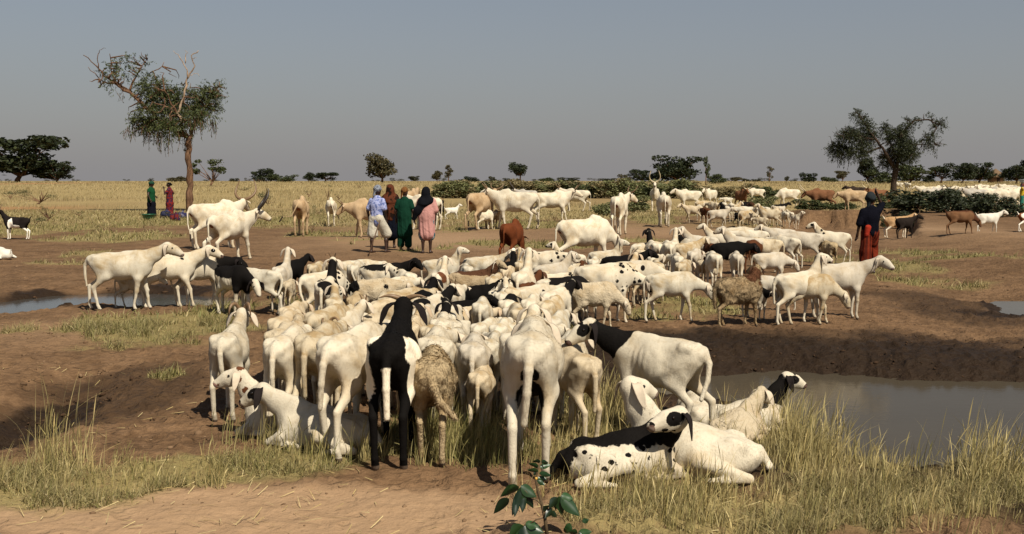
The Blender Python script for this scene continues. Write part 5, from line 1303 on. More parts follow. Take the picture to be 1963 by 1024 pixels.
bundle(336, 423, (.12, .018, .014), (.02, .014, .04), 'red cloth bundle on the ground at the feet of the woman in red', 1.15, 1)
bundle(350, 418, (.025, .025, .07), (.12, .12, .16), 'blue cloth bundle next to the red bundle by the tree trunk', 1.1, 2)
bundle(318, 419, (.015, .018, .04), (.03, .03, .06), 'dark cloth bundle between the two women', 1.25, 3)
b = MB(); x, y, z = at(706, 492)
b.tube([(0, 0, 0), (.10, .16, .42), (.21, .34, .86)], [.013, .014, .012], 7)
o = link('stick', b.mesh('stick'), plain('stick_wood', (.10, .055, .03), .8)); o.location = (x, y, z); o.rotation_euler = (0, 0, R(-8)); tag(o, 'thin wooden herding stick leaning from the hand of the boy in blue', 'stick')
# ------------------------------------------------------------------ plants
M_LEAF = leafmat('leaf'); M_GRASS = leafmat('grass_blade', .6, .22)
def bark(name, c, c2):
    b = NB(name); O = b.tc.outputs['Object']
    mp = b.n('ShaderNodeMapping'); mp.inputs['Scale'].default_value = (1, 1, .22); b.l(O, mp.inputs[0])
    n = b.noise(9, mp.outputs[0], detail=5, rough=.7, dist=.6)
    return b.fin(b.mix(b.ramp(n, .35, .65), c, c2), .95, b.bump(n, .9, .08), .1)
M_BARK = bark('bark_brown', (.17, .095, .055), (.06, .033, .02)); M_BARKD = bark('bark_dark', (.060, .040, .028), (.025, .017, .012)); M_BARKP = bark('bark_pale', (.40, .29, .20), (.22, .15, .10))
def leaves_mesh(name, C, size, cols, seed, elong=2.4, droop=.35, dirs=None):
    """C (n,3) leaf centres -> two-triangle leaves, each with its own colour"""
    r = np.random.RandomState(seed); n = len(C)
    d = r.normal(size=(n, 3)) if dirs is None else dirs.copy(); d[:, 2] -= droop; d /= np.linalg.norm(d, axis=1, keepdims=True)
    s = np.cross(d, r.normal(size=(n, 3))); s /= np.linalg.norm(s, axis=1, keepdims=True) + 1e-9
    L = size * r.uniform(.6, 1.4, (n, 1)); W = L / elong
    V = np.stack([C - d * L * .5, C + s * W * .5, C + d * L * .5, C - s * W * .5], 1).reshape(-1, 3)
    me = mesh_np(name, V, np.arange(4 * n), np.full(n, 4), False)
    k = r.uniform(0, 1, (n, 1)) ** 1.3
    ca = np.array(cols[0]) * (1 - k) + np.array(cols[1]) * k
    ca = ca * .60 * r.uniform(.6, 1.4, (n, 1))
    attr(me, 'col', np.repeat(np.concatenate([ca, np.ones((n, 1))], 1), 4, 0))
    return me
def clump_pts(clumps, dens, r, gaps=.42, nscale=.9, seed=0):
    """clumps: (cx, cy, cz, rx, ry, rz, weight) -> leaf centres with holes"""
    out = []
    for (cx, cy, cz, rx, ry, rz, w) in clumps:
        n = int(dens * w * (rx * ry * rz) ** .72)
        p = r.normal(size=(n, 3)); p /= np.linalg.norm(p, axis=1, keepdims=True)
        p = p * (r.uniform(.15, 1.0, (n, 1)) ** .45) * (1 + .22 * (vnoise3(p * 2.2 + seed, seed)[:, None] - .5) * 2)
        p = p * np.array([rx, ry, rz]) + np.array([cx, cy, cz])
        nz = vnoise3(p * nscale * 2.2 / max(rx, .2) ** .5, seed + 3)
        out.append(p[nz > gaps * r.uniform(.7, 1.2, n)])
    return np.concatenate(out)

# --- the two big trees in view: limbs follow what the photo shows, crowns spread in depth
def big_tree(px, py, D, limbs, clumps, label, cols, seed, leaf, dens, strands, bare=(), bk=None):
    bk = bk or M_BARK
    gx = (px - PW / 2) / FPX * D; gz = tz(gx, D)
    sc_ = D / FPX
    zb = CAMH - (py - HOR) * D / FPX
    W = lambda qx, qy: np.array([(qx - px) * sc_, 0, (py - qy) * sc_])
    r = np.random.RandomState(seed)
    root = link('acacia_tree', None); root.location = (gx, D, zb); tag(root, label, 'tree')
    tips = []
    bt = MB(); bb = MB(); bp = MB(); bw = MB()
    for li, (pts, r0, r1, dep) in enumerate(limbs):
        P = []
        for i, q in enumerate(pts):
            t = i / (len(pts) - 1); w = W(*q); w[1] = dep[0] + (dep[1] - dep[0]) * t; P.append(w)
        PP = []
        for i in range(len(P) - 1):
            for t in (0, .33, .66):
                PP.append(P[i] * (1 - t) + P[i + 1] * t + r.normal(size=3) * .04 * (i + t > 0))
        PP.append(P[-1]); n = len(PP)
        rad = [(r0 + (r1 - r0) * (i / (n - 1)) ** .8) * (1 + .12 * r.normal()) for i in range(n)]
        if li == 0: rad[0] *= 1.45
        (bt if li == 0 else (bp if li in bare else bb)).tube(PP, rad, 10 if li == 0 else 7)
        if li: tips += PP[len(PP) // 3:]
    tips = np.array(tips)
    CL = [((W(cx, cy)[0]), dd, W(cx, cy)[2], rx * sc_, (rx + ry) * .5 * sc_ * 1.0, ry * sc_, w) for (cx, cy, rx, ry, dd, w) in clumps]
    C = clump_pts(CL, dens, r, .40, 1.0, seed)
    # twigs from limbs out into the clumps
    for c in CL:
        for _ in range(int(26 * (c[3] * c[5]) ** .5)):
            e = np.array(c[:3]) + r.normal(size=3) * np.array(c[3:6]) * .62
            s0 = tips[np.argmin(((tips - e) ** 2).sum(1))]
            m = (s0 + e) * .5 + r.normal(size=3) * .12 * np.linalg.norm(e - s0)
            m2 = (m + e) * .5 + r.normal(size=3) * .1 * np.linalg.norm(e - s0)
            bw.tube([s0, m, m2, e], [.045, .032, .022, .010], 4, False)
    # sprays: fine shoots that carry the leaves and break up the outline
    SC, SD = [], []
    for c in CL:
        n = int(dens * c[6] * (c[3] * c[4] * c[5]) ** .72 / 20)
        p = r.normal(size=(n, 3)); p /= np.linalg.norm(p, axis=1, keepdims=True)
        dd = p * .8 + r.normal(size=(n, 3)) * .55 + np.array([0, 0, .05]); dd /= np.linalg.norm(dd, axis=1, keepdims=True)
        p0 = p * (r.uniform(0, 1, (n, 1)) ** .5 * .80) * np.array(c[3:6]) + np.array(c[:3])
        ok = vnoise3(p0 * 1.5 / sc_ ** .3 * .2 ** .3, seed) > .34
        p0, dd = p0[ok], dd[ok]; ln = leaf * r.uniform(2.2, 5.5, (len(p0), 1))
        for j in range(13):
            t = r.uniform(.1, 1, (len(p0), 1)); SC.append(p0 + dd * ln * t - np.array([0, 0, 1]) * ln * t * t * .35 + r.normal(size=p0.shape) * leaf * .25); SD.append(dd + r.normal(size=p0.shape) * .7)
    C = np.concatenate(SC); DD = np.concatenate(SD)
    st = []
    for (x0, x1, y0, ln, n) in strands:
        for _ in range(n):
            p = W(r.uniform(x0, x1), y0 + r.uniform(-8, 6)); p[1] = r.normal() * 1.0
            l_ = ln * sc_ * r.uniform(.35, 1.1); q = p + np.array([r.normal() * .1, r.normal() * .1, -l_])
            bw.tube([p, (p + q) * .5 + np.array([r.normal() * .05, 0, 0]), q], [.014, .011, .007], 4, False)
            k = int(l_ / .09); t = r.uniform(0, 1, (k, 1)) ** 1.2; st.append(p + (q - p) * t + r.normal(size=(k, 3)) * .035)
    if st: C = np.concatenate([C] + st); DD = np.concatenate([DD, np.tile([0, 0, -1.0], (len(C) - len(DD), 1)) + r.normal(size=(len(C) - len(DD), 3)) * .4])
    link('trunk', bt.mesh('trunk'), bk, root)
    link('branches', bb.mesh('branches'), bk, root)
    if bp.n: link('bare_branch', bp.mesh('bare_branch'), M_BARKP, root)
    tg(link('twigs', bw.mesh('twigs'), bk, root)); tg(link('crown', leaves_mesh('crown', C, leaf, cols, seed, 3.6, .4, DD), M_LEAF, root))
    return root
def tg(o): o['kind'] = 'stuff'; return o
GRN = ((.058, .080, .024), (.13, .14, .045)); DGRN = ((.022, .032, .012), (.055, .065, .022)); OLV = ((.085, .078, .034), (.16, .125, .055)); BUSH = ((.050, .064, .020), (.115, .13, .042)); GREYGRN = ((.065, .065, .035), (.11, .105, .055))  # last pair: a greyer green for the farthest bushes
big_tree(366, 405, 64.6, [
    ([(366, 405), (365, 370), (366, 330), (364, 295), (366, 262)], .215, .19, (0, 0)),
    ([(366, 266), (345, 253), (318, 236), (288, 207), (262, 180), (243, 169)], .16, .08, (0, -.8)), ([(262, 180), (240, 165), (216, 150), (204, 131), (182, 113)], .09, .02, (-.6, -1.0)), ([(243, 169), (222, 165), (200, 150), (183, 133)], .06, .015, (-.8, -.4)),
    ([(262, 180), (272, 150), (283, 132), (292, 118)], .07, .02, (-.6, -.2)), ([(243, 169), (232, 140), (236, 112)], .05, .02, (-.8, -1.4)), ([(208, 137), (206, 118), (212, 104), (224, 101)], .03, .01, (-.9, -1)),
    ([(366, 268), (372, 245), (388, 215), (405, 185), (418, 165)], .12, .04, (0, .8)), ([(360, 262), (356, 232), (344, 205), (335, 180)], .10, .03, (0, -1.3)), ([(364, 265), (330, 246), (295, 240), (270, 236)], .11, .03, (0, 1.4)), ([(285, 205), (310, 175), (300, 140), (316, 120)], .08, .015, (-.3, .6)),
    ([(362, 238), (352, 222), (362, 198), (370, 168), (376, 152), (386, 133), (383, 112), (396, 104)], .09, .02, (-.6, -.9)), ([(374, 156), (371, 130), (362, 115), (350, 105)], .045, .012, (-.8, -1.0)), ([(371, 128), (373, 112), (371, 104)], .03, .010, (-.9, -.9)), ([(384, 120), (394, 118)], .02, .008, (-.9, -1.1)), ([(352, 222), (338, 212), (330, 206)], .05, .02, (-.6, -.8)), ([(380, 150), (390, 148), (396, 152)], .02, .008, (-.9, -.8))],
    [(250, 136, 34, 24, -.7, .30), (222, 148, 22, 16, -.6, .2), (278, 128, 20, 18, -.4, .25), (232, 160, 22, 12, -.8, .45), (300, 170, 26, 26, -.3, .9), (318, 195, 34, 30, .6, .9), (300, 218, 34, 18, -.6, 1.0), (345, 185, 32, 24, 1.0, .9), (355, 215, 34, 24, .8, .9), (395, 190, 26, 26, .6, 1.0), (412, 172, 14, 18, .6, .7), (380, 225, 26, 20, -.4, .9), (405, 215, 16, 14, .3, .7), (285, 240, 32, 14, .8, 1.2), (330, 245, 32, 14, -.8, 1.1), (362, 246, 22, 12, -.4, .7), (270, 238, 18, 12, .2, 1.1)],
    'tall thorn tree with slanting crown and bare white branches beside the two women', GRN, 3, .15, 7800, ((252, 300, 250, 26, 34), (290, 350, 255, 45, 30), (345, 365, 255, 30, 12), (370, 412, 235, 28, 26), (225, 262, 178, 16, 8)), bare=(11, 12, 13, 14, 15, 16))
big_tree(1712, 376, 130, [
    ([(1712, 376), (1711, 350), (1716, 322)], .43, .36, (0, 0)), ([(1714, 325), (1692, 292), (1676, 272), (1660, 252), (1645, 232), (1634, 218)], .24, .05, (0, -.6)), ([(1684, 283), (1660, 292), (1630, 284), (1596, 280)], .18, .05, (-.2, .8)), ([(1672, 268), (1640, 262), (1606, 262)], .14, .04, (0, -1.2)),
    ([(1716, 322), (1720, 285), (1722, 262), (1736, 242), (1750, 232), (1775, 231), (1796, 240)], .24, .06, (0, .3)), ([(1780, 232), (1790, 246), (1778, 264), (1768, 275)], .09, .03, (.2, -.2)), ([(1722, 280), (1750, 278), (1782, 277)], .11, .03, (0, -.6)), ([(1716, 300), (1702, 270), (1698, 245)], .11, .03, (0, 1.2))],
    [(1622, 262, 26, 16, -.5, 1), (1604, 284, 18, 11, .5, 1.1), (1640, 290, 26, 15, -.8, 1), (1662, 264, 20, 22, .6, 1), (1652, 238, 14, 14, -.2, .9), (1636, 221, 11, 7, -.5, .9), (1715, 262, 24, 20, 0, 1), (1728, 288, 24, 22, -.9, 1), (1708, 306, 24, 18, 1.0, 1), (1697, 245, 8, 9, 1, 1), (1736, 240, 14, 14, .2, .5), (1770, 229, 24, 6, .3, .5), (1797, 240, 12, 9, .3, .7), (1774, 268, 17, 12, -.2, .8), (1788, 279, 10, 5, -.5, .9), (1612, 298, 22, 7, .2, .8), (1736, 300, 18, 12, .4, .9)],
    'forked spreading thorn tree standing beyond the brown cattle', ((.030, .040, .015), (.068, .076, .028)), 5, .21, 5200, ((1600, 1650, 302, 22, 24), (1690, 1745, 318, 14, 8), (1765, 1800, 282, 22, 9)), bk=M_BARKD)
# --- trees and bushes along the horizon
TREEM = {}
def tree_variant(kind, v):
    """a trunk mesh and a crown mesh, height 1, width about 1"""
    if (kind, v) in TREEM: return TREEM[(kind, v)]
    r = np.random.RandomState(v * 31 + len(kind))
    b = MB(); tr = None
    if kind == 'umbrella':
        tips = [(r.uniform(-.38, .38), r.uniform(-.36, .36), r.uniform(.58, .82)) for _ in range(11)]
        cl = [(x, y, z + .04, r.uniform(.15, .24), r.uniform(.15, .24), r.uniform(.07, .12), 1) for x, y, z in tips] + [(0, 0, .74, .3, .3, .14, 1)] + [(r.uniform(-.30, .30), r.uniform(-.25, .25), r.uniform(.32, .55), .17, .17, .13, .8) for _ in range(6)]
        fork = (.02, 0, .18)
    elif kind == 'round':
        tips = [(r.uniform(-.3, .3), r.uniform(-.3, .3), r.uniform(.30, .85)) for _ in range(12)]
        cl = [(x, y, z, r.uniform(.14, .24), r.uniform(.15, .25), r.uniform(.12, .18), 1) for x, y, z in tips] + [(0, 0, .5, .34, .34, .32, 1)]
        fork = (.01, 0, .14)
    elif kind == 'mass':
        tips = [(r.uniform(-.42, .42), r.uniform(-.36, .36), r.uniform(.25, .86)) for _ in range(15)]
        tips = [(x, y, min(z, .92 - 1.1 * x * x)) for x, y, z in tips]
        cl = [(x, y, z, r.uniform(.13, .22), r.uniform(.15, .22), r.uniform(.08, .14), 1) for x, y, z in tips] + [(0, 0, .50, .36, .34, .34, 1), (-.2, 0, .28, .24, .2, .16, 1), (.2, 0, .28, .24, .2, .16, 1)]
        fork = (.03, 0, .12)
    elif kind == 'ball':
        tips = [(r.uniform(-.3, .3), r.uniform(-.3, .3), r.uniform(.42, .85)) for _ in range(9)]
        cl = [(x, y, z, r.uniform(.15, .25), r.uniform(.15, .25), r.uniform(.12, .18), 1) for x, y, z in tips] + [(0, 0, .62, .34, .34, .25, 1)]
        fork = (.01, 0, .34)
    elif kind == 'open':
        tips = [(r.uniform(-.46, .46), r.uniform(-.3, .3), r.uniform(.5, .92)) for _ in range(11)]
        cl = [(x, y, z, r.uniform(.08, .15), r.uniform(.1, .15), r.uniform(.07, .11), 1) for x, y, z in tips]
        fork = (.05, 0, .16)
    elif kind == 'tall':
        tips = [(r.uniform(-.1, .2), r.uniform(-.15, .15), z) for z in np.linspace(.35, .92, 7)]
        cl = [(x, y, z, r.uniform(.1, .2), .16, r.uniform(.08, .13), 1) for x, y, z in tips]
        fork = (.0, 0, .3)
    else:   # bush: leafy down to the ground
        tips = [(r.uniform(-.40, .40), r.uniform(-.3, .3), r.uniform(.2, .75)) for _ in range(10)]
        cl = [(x, y, z, r.uniform(.14, .24), r.uniform(.14, .24), r.uniform(.12, .24), 1) for x, y, z in tips] + [(0, 0, .25, .46, .38, .24, 1.0)]
        fork = (.0, 0, .08)
    w = .030 if kind != 'bush' else .02
    b.tube([(0, 0, -.04), (.01 * r.normal(), 0, fork[2] * .5), fork], [w * 1.3, w, w * .85], 7)
    bb = MB()
    for t in tips:
        m = np.array(fork) * .55 + np.array(t) * .45 + r.normal(size=3) * .03
        bb.tube([fork, m, t], [w * .55, w * .35, w * .12], 5, False)
    C = clump_pts(cl, 17000, r, .47, 3.6, v)
    TREEM[(kind, v)] = (b.mesh('trunk'), bb.mesh('branches'), C)
    return TREEM[(kind, v)]
CROWN = {}
def tree(px, ytop, wpx, D, kind, cols, v, label, name=None, cat='tree', group=None, base=None, fine=1.0, dep=1.0):
    x = (px - PW / 2) / FPX * D; y = D; z = tz(x, y); wpx = wpx * 1.15
    ztop = CAMH + (HOR - ytop) * D / FPX
    h = max(ztop - z, .3); w = wpx * D / FPX
    tm, bm, C = tree_variant(kind, v)
    root = link(name or {'bush': 'bush'}.get(kind, 'tree'), None); root.location = (x, y, z); root.scale = (w, w * dep, h / .92); root.rotation_euler = (0, 0, 0)
    tag(root, label, cat, group)
    key = (kind, v, cols, round(fine, 2))
    if key not in CROWN:
        CC = C[:int(len(C) * min(fine, 1))]
        CROWN[key] = leaves_mesh('crown', CC, (.066 if fine >= 1 else .034) / (min(fine, 1) ** .3 if name is None else 1), cols, v + 9, 1.8, .2)
    link('trunk', tm, M_BARK, root); link('branches', bm, M_BARK, root)
    tg(link('crown', CROWN[key], M_LEAF, root))
    return root
HG = 'trees and bushes along the horizon'
for i, a in enumerate([
    (36, 256, 150, 300, 'mass', DGRN, 1, 'broad dark flat topped tree at the edge of the plain, far from the herd'), (112, 308, 60, 300, 'mass', DGRN, 2, 'smaller dark tree leaning out from the broad flat topped tree'),
    (340, 334, 32, 420, 'bush', OLV, 3, 'grey green bush on the horizon right behind the thorn tree trunk'), (406, 309, 62, 210, 'open', BUSH, 4, 'small open branched tree right of the thorn tree trunk'),
    (450, 341, 18, 500, 'bush', GREYGRN, 5, 'tiny bush on the horizon right of the open branched tree'), (506, 322, 46, 420, 'bush', DGRN, 6, 'dense dark bush on the horizon above the pale brown cow'),
    (548, 333, 46, 420, 'bush', BUSH, 7, 'low pointed bush right of the dense dark bush'), (593, 331, 22, 360, 'round', DGRN, 3, 'small round tree left of the wide low tree group'), (624, 330, 46, 360, 'umbrella', DGRN, 5, 'wide low tree with bare stems above the white cow in dry grass'),
    (733, 296, 66, 330, 'round', OLV, 4, 'large rounded olive tree above the herd boys'), (795, 338, 24, 520, 'round', GREYGRN, 6, 'tiny tree on the horizon above the black scarf'), (838, 328, 22, 420, 'round', OLV, 8, 'left of two small trees right of the black scarf'), (860, 319, 34, 420, 'tall', OLV, 2, 'thin upright tree left of the hedge'),
    (906, 337, 26, 450, 'bush', DGRN, 8, 'low bush on the horizon behind the tan cow'), (945, 338, 15, 500, 'bush', GREYGRN, 9, 'tiny bush left of the lollipop tree'), (997, 312, 40, 330, 'ball', DGRN, 7, 'lone lollipop shaped tree on a thin trunk above the hedge'),
    (975, 341, 18, 500, 'bush', GREYGRN, 2, 'tiny bush at the foot of the lollipop tree'), (1046, 337, 26, 460, 'bush', BUSH, 3, 'low green bush right of the lollipop tree'), (1092, 340, 40, 520, 'bush', GREYGRN, 4, 'flat hazy bush above the white cow turned away'), (1165, 341, 26, 520, 'bush', GREYGRN, 5, 'hazy bush above the hedge right of centre'),
    (1198, 333, 24, 380, 'bush', OLV, 2, 'bush left of the dense round bush pair'), (1229, 325, 40, 340, 'mass', DGRN, 9, 'dense round tree left of the large flat topped tree'), (1294, 295, 82, 240, 'mass', DGRN, 3, 'large dark flat topped tree behind the pale horned bull'), (1352, 304, 26, 240, 'tall', BUSH, 3, 'slim ragged tree right of the large flat topped tree'), (1371, 333, 34, 260, 'bush', BUSH, 6, 'green bush at the foot of the slim ragged tree'),
    (1408, 339, 26, 420, 'round', OLV, 5, 'pair like small round tree above the brown horned cow'), (1442, 342, 42, 520, 'bush', GREYGRN, 7, 'long low bush on the horizon above the small white cow'), (1473, 322, 24, 360, 'tall', OLV, 5, 'small leaning tree above the cream grazing cow'), (1506, 338, 10, 460, 'round', GREYGRN, 3, 'tiny lollipop tree right of the small leaning tree'),
    (1549, 331, 30, 380, 'bush', DGRN, 4, 'dense dome shaped bush above the rust coloured cow'), (1575, 339, 10, 480, 'round', GREYGRN, 5, 'tiny tree right of the dome shaped bush'), (1613, 327, 26, 380, 'umbrella', OLV, 6, 'small umbrella shaped tree left of the forked tree'), (1592, 338, 26, 420, 'bush', BUSH, 8, 'green bush beside the small umbrella shaped tree'),
    (1661, 305, 40, 260, 'round', DGRN, 11, 'dark tree seen left of the forked tree trunk'), (1685, 326, 60, 260, 'bush', BUSH, 9, 'green thicket behind the forked tree trunk'), (1742, 316, 58, 260, 'mass', BUSH, 12, 'bright green round tree right of the forked tree trunk'), (1777, 337, 22, 300, 'bush', DGRN, 10, 'small bush between the bright green tree and the flat topped trio'),
    (1802, 319, 50, 280, 'umbrella', DGRN, 7, 'flat topped tree, first of the trio above the white herd'), (1842, 312, 48, 270, 'mass', DGRN, 13, 'dark rounded tree in the middle of the trio'), (1875, 309, 52, 275, 'mass', DGRN, 14, 'dark broad tree, last of the trio beside the hut'), (1912, 327, 24, 300, 'bush', OLV, 11, 'bush beside the thatched hut'), (1945, 312, 46, 250, 'mass', DGRN, 15, 'dark tree at the picture edge behind the basin carrier'), (1975, 300, 40, 250, 'round', DGRN, 2, 'tree cut off by the picture edge'),
    ]):
    tree(*a, group=HG)
for i in range(34):
    px = -20 + i * 61 + rnd.uniform(-22, 22); D = rnd.uniform(600, 900)
    tree(px, HOR - rnd.uniform(3.5, 8), rnd.uniform(12, 30), D, 'bush', GREYGRN, 1 + i % 5, 'tiny grey green bush on the far horizon line', group='tiny bushes on the far horizon', fine=.3)
# --- the green hedge and thickets
HB = 'bushes of the green thicket behind the cattle'
HEDGE = ([
    (850, 366, 348, 60, BUSH, 'first low bush of the thicket, right of the black scarf'), (890, 370, 346, 70, BUSH, 'second bush of the thicket, above the tan cow'), (935, 368, 347, 70, DGRN, 'dark bush of the thicket above the large white cow'), (985, 367, 346, 80, OLV, 'brownish bush of the thicket below the lollipop tree'), (1035, 369, 347, 70, OLV, 'brownish bush of the thicket above the dewlap cow'), (1085, 371, 345, 80, OLV, 'dry topped bush of the thicket right of the dewlap cow'),
    (1130, 374, 346, 70, DGRN, 'dark bush of the thicket left of the pale horned bull'), (1175, 378, 345, 80, BUSH, 'green bush of the thicket above the cow with a rump mark'), (1222, 380, 342, 70, BUSH, 'tall bush of the thicket beside the pale horned bull'), (1290, 382, 341, 90, BUSH, 'large bush of the thicket below the flat topped tree'), (1345, 380, 345, 80, OLV, 'mixed bush of the thicket behind the bank flock'), (1400, 384, 352, 70, OLV, 'brownish low bush of the thicket behind the brown horned cow'), (1468, 384, 354, 60, DGRN, 'dark bush of the thicket left of the cream grazing cow'),
    (1165, 414, 374, 60, BUSH, 'near bush with yellow grass left of the cow with a rump mark'), (1215, 408, 372, 66, BUSH, 'near bush between the rump marked cow and the pale horned bull'), (1460, 402, 374, 50, BUSH, 'bright bush by the cream grazing cow')])
HEDGE += [(872 + 47 * i, 376, 343 + i % 3, 76, (OLV, BUSH, DGRN)[i % 3], 'bush of the rear row of the thicket') for i in range(9)]
HG1, HG2 = ((.15, .165, .06), (.28, .27, .11)), ((.23, .19, .085), (.36, .28, .13))
for i, (px, yb, yt, w, c, lb) in enumerate(HEDGE):
    c = {BUSH: HG1, OLV: HG2}.get(c, BUSH)
    D = CAMH * FPX / (yb - HOR)
    D = min(D, 108) if yb < 384 else D
    tree(px, yt, w, D, 'bush', c, 1 + i % 11, lb, group=HB, dep=.6)
HB2 = 'dark bushes above the gully'
for i, (px, yb, yt, w, c, lb) in enumerate([
    (1560, 404, 380, 70, BUSH, 'low bush in front of the rust coloured cow'), (1610, 404, 382, 60, BUSH, 'low bush in front of the tan cow'), (1712, 404, 372, 66, BUSH, 'leafy bush just above the gully'), (1760, 406, 358, 110, DGRN, 'dense dark bush right of the gully'), (1815, 408, 362, 80, DGRN, 'dark bush in front of the packed white herd'), (1866, 414, 366, 90, DGRN, 'tall dark bush above the white goat'), (1918, 416, 366, 90, DGRN, 'dark bush left of the basin carrier'), (1748, 430, 404, 46, DGRN, 'dark bush standing in for the shade inside the gully'), (1700, 430, 412, 26, BUSH, 'small grassy bush on the gully wall')]):  # the dark bush inside the gully is added in place of shade
    x0, y0, z0 = at(px, yb); tree(px, yt, w, y0, 'bush', c, 2 + i, lb, group=HB2, dep=.6)
# --- small weeds of the plain
HW = 'small leafy shrubs on the plain'
for i, (px, yb, yt, w, lb) in enumerate([
    (22, 382, 352, 50, 'tall sparse shrub at the left edge of the plain'), (75, 392, 366, 80, 'dusty shrub row above the pied goat'), (92, 424, 396, 46, 'leafy shrub right of the pied goat'), (66, 434, 414, 50, 'low shrub beside the pied goat\'s tail'), (150, 416, 402, 30, 'small shrub between the goat and the women'), (196, 444, 434, 16, 'tiny shrub alone in short grass'), (514, 394, 368, 40, 'sparse shrub in dry grass left of the flicking cow'), (628, 386, 354, 18, 'thin upright shrub behind the far white cow'), (592, 378, 362, 24, 'dark shrub far out in dry grass'), (612, 412, 390, 20, 'shrub just left of the far white cow'), (650, 384, 372, 20, 'shrub above the grazing tan cow'), (598, 446, 428, 20, 'green shrub at the feet of the flicking cow'), (468, 366, 356, 40, 'faint shrub beyond the lyre horned bull'), (340, 420, 402, 40, 'shrub at the foot of the thorn tree'), (690, 362, 352, 14, 'tiny shrub left of the grey turban'), (986, 434, 412, 20, 'shrub under the belly of the large white cow'), (1062, 426, 404, 24, 'shrub under the dewlap cow'), (894, 420, 398, 16, 'shrub left of the tan cow'), (1135, 434, 420, 14, 'tiny shrub on bare earth left of the rump marked cow'), (1205, 414, 402, 20, 'shrub right of the rump marked cow'), (500, 350, 342, 12, 'tiny plant at the field\'s far edge'), (790, 366, 352, 30, 'shrub above the boy in green'), (1530, 392, 376, 26, 'green weed by the cream grazing cow\'s head')]):
    x0, y0, z0 = at(px, yb); tree(px, yt, w, y0, 'open' if i % 3 else 'bush', BUSH, 3 + i % 8, lb, name='shrub', cat='shrub', group=HW, fine=.22)
# --- thatched hut
def hut(px, py, D):
    x = (px - PW / 2) / FPX * D; root = link('hut', None); root.location = (x, D, tz(x, D)); tag(root, 'small round thatched hut between the dark trees on the horizon', 'hut')
    link('wall', lathe([(1.9, 0), (1.9, 1.7), (1.7, 1.7)], 24).mesh('wall'), plain('mud_wall', (.22, .13, .08), .95, .1, 3, .3), root)
    link('roof', lathe([(2.7, 1.45), (2.75, 1.55), (1.5, 2.7), (.3, 3.6), (.06, 3.75)], 24).mesh('roof'), plain('thatch', (.17, .11, .065), .95, .1, 12, .4, .6), root)
    b = MB(); b.add([(a, -1.93 - q, z) for q in (0, .04) for a, z in ((-.4, 0), (.4, 0), (.4, 1.4), (-.4, 1.4))], [[0, 1, 2, 3], [4, 5, 6, 7], [0, 1, 5, 4], [1, 2, 6, 5], [2, 3, 7, 6], [3, 0, 4, 7]]); link('door', b.mesh('door', False), plain('door_wood', (.05, .03, .02), .9), root)
hut(1905, 345, 290)
# --- grass
def blades(name, X, Y, H, Wd, seed, segs=3, lean=.35, colf=None, head=None, wind=(.12, -.02)):
    r = np.random.RandomState(seed); n = len(X); Z = terrain(X, Y) - .01
    a = r.uniform(0, 2 * math.pi, n); ln = np.abs(r.normal(size=n)) * lean
    dx, dy = np.cos(a) * ln + wind[0], np.sin(a) * ln + wind[1]
    fa = r.uniform(0, math.pi, n); sx, sy = np.cos(fa), np.sin(fa)
    lv = []
    for i in range(segs + 1):
        t = i / segs
        w = Wd * ((1 - t) ** .7 if head is None else np.where(head, (.32 + 1.3 * math.exp(-((t - .88) / .10) ** 2)) * (1 if t < 1 else .1), (1 - t) ** .7))
        cx = X + dx * H * t ** 1.8; cy = Y + dy * H * t ** 1.8; cz = Z + H * (t - .28 * np.minimum(ln, 1.2) * t * t)
        if i < segs or head is not None:
            lv.append(np.stack([cx - sx * w, cy - sy * w, cz], 1)); lv.append(np.stack([cx + sx * w, cy + sy * w, cz], 1))
        else: lv.append(np.stack([cx, cy, cz], 1))
    k = len(lv); V = np.stack(lv, 1).reshape(-1, 3); base = (np.arange(n) * k)[:, None]
    faces, tot = [], []
    tmpl = []
    for i in range(segs):
        if 2 * i + 3 < k: tmpl.append([2 * i, 2 * i + 1, 2 * i + 3, 2 * i + 2])
        else: tmpl.append([2 * i, 2 * i + 1, 2 * i + 2])
    flat = np.concatenate([base + np.array(t)[None] for t in tmpl], 1).ravel(); tot = np.tile([len(t) for t in tmpl], n)
    me = mesh_np(name, V, flat, tot, False)
    c = colf(r, n); attr(me, 'col', np.repeat(np.concatenate([c, np.ones((n, 1))], 1), k, 0))
    o = link(name, me, M_GRASS); tag(o, kind='stuff'); return o
def dens_in(px0, px1, py0, py1, n, seed, thr=.35):
    """random points in a patch of ground, kept where grass grows"""
    r = np.random.RandomState(seed)
    x0, y0 = gpt(np.array([px0, px1, px0, px1]), np.array([py0, py0, py1, py1]))
    X = r.uniform(x0.min(), x0.max(), n); Y = r.uniform(y0.min(), y0.max(), n)
    g, gr, wet, pale, red = ground_masks(X, Y)
    wt = np.maximum.reduce([sd_poly(X, Y, P) for P in (POND_R, POND_L, POND_E)])
    keep = (g * r.uniform(.55, 1.25, n) > thr) & (wt < -.12)
    return X[keep], Y[keep], g[keep], gr[keep]
DRY0, DRY1, GR0, GR1 = np.array((.34, .25, .11)), np.array((.46, .375, .20)), np.array((.13, .135, .036)), np.array((.23, .21, .065))
def colmix(gr, j=.25):
    def f(r, n):
        k = np.clip(gr + r.normal(size=n) * j, 0, 1)[:, None]; q = r.uniform(0, 1, (n, 1))
        return ((DRY0 * (1 - q) + DRY1 * q) * (1 - k) + (GR0 * (1 - q) + GR1 * q) * k) * r.uniform(.5, 1.12, (n, 1))
    return f
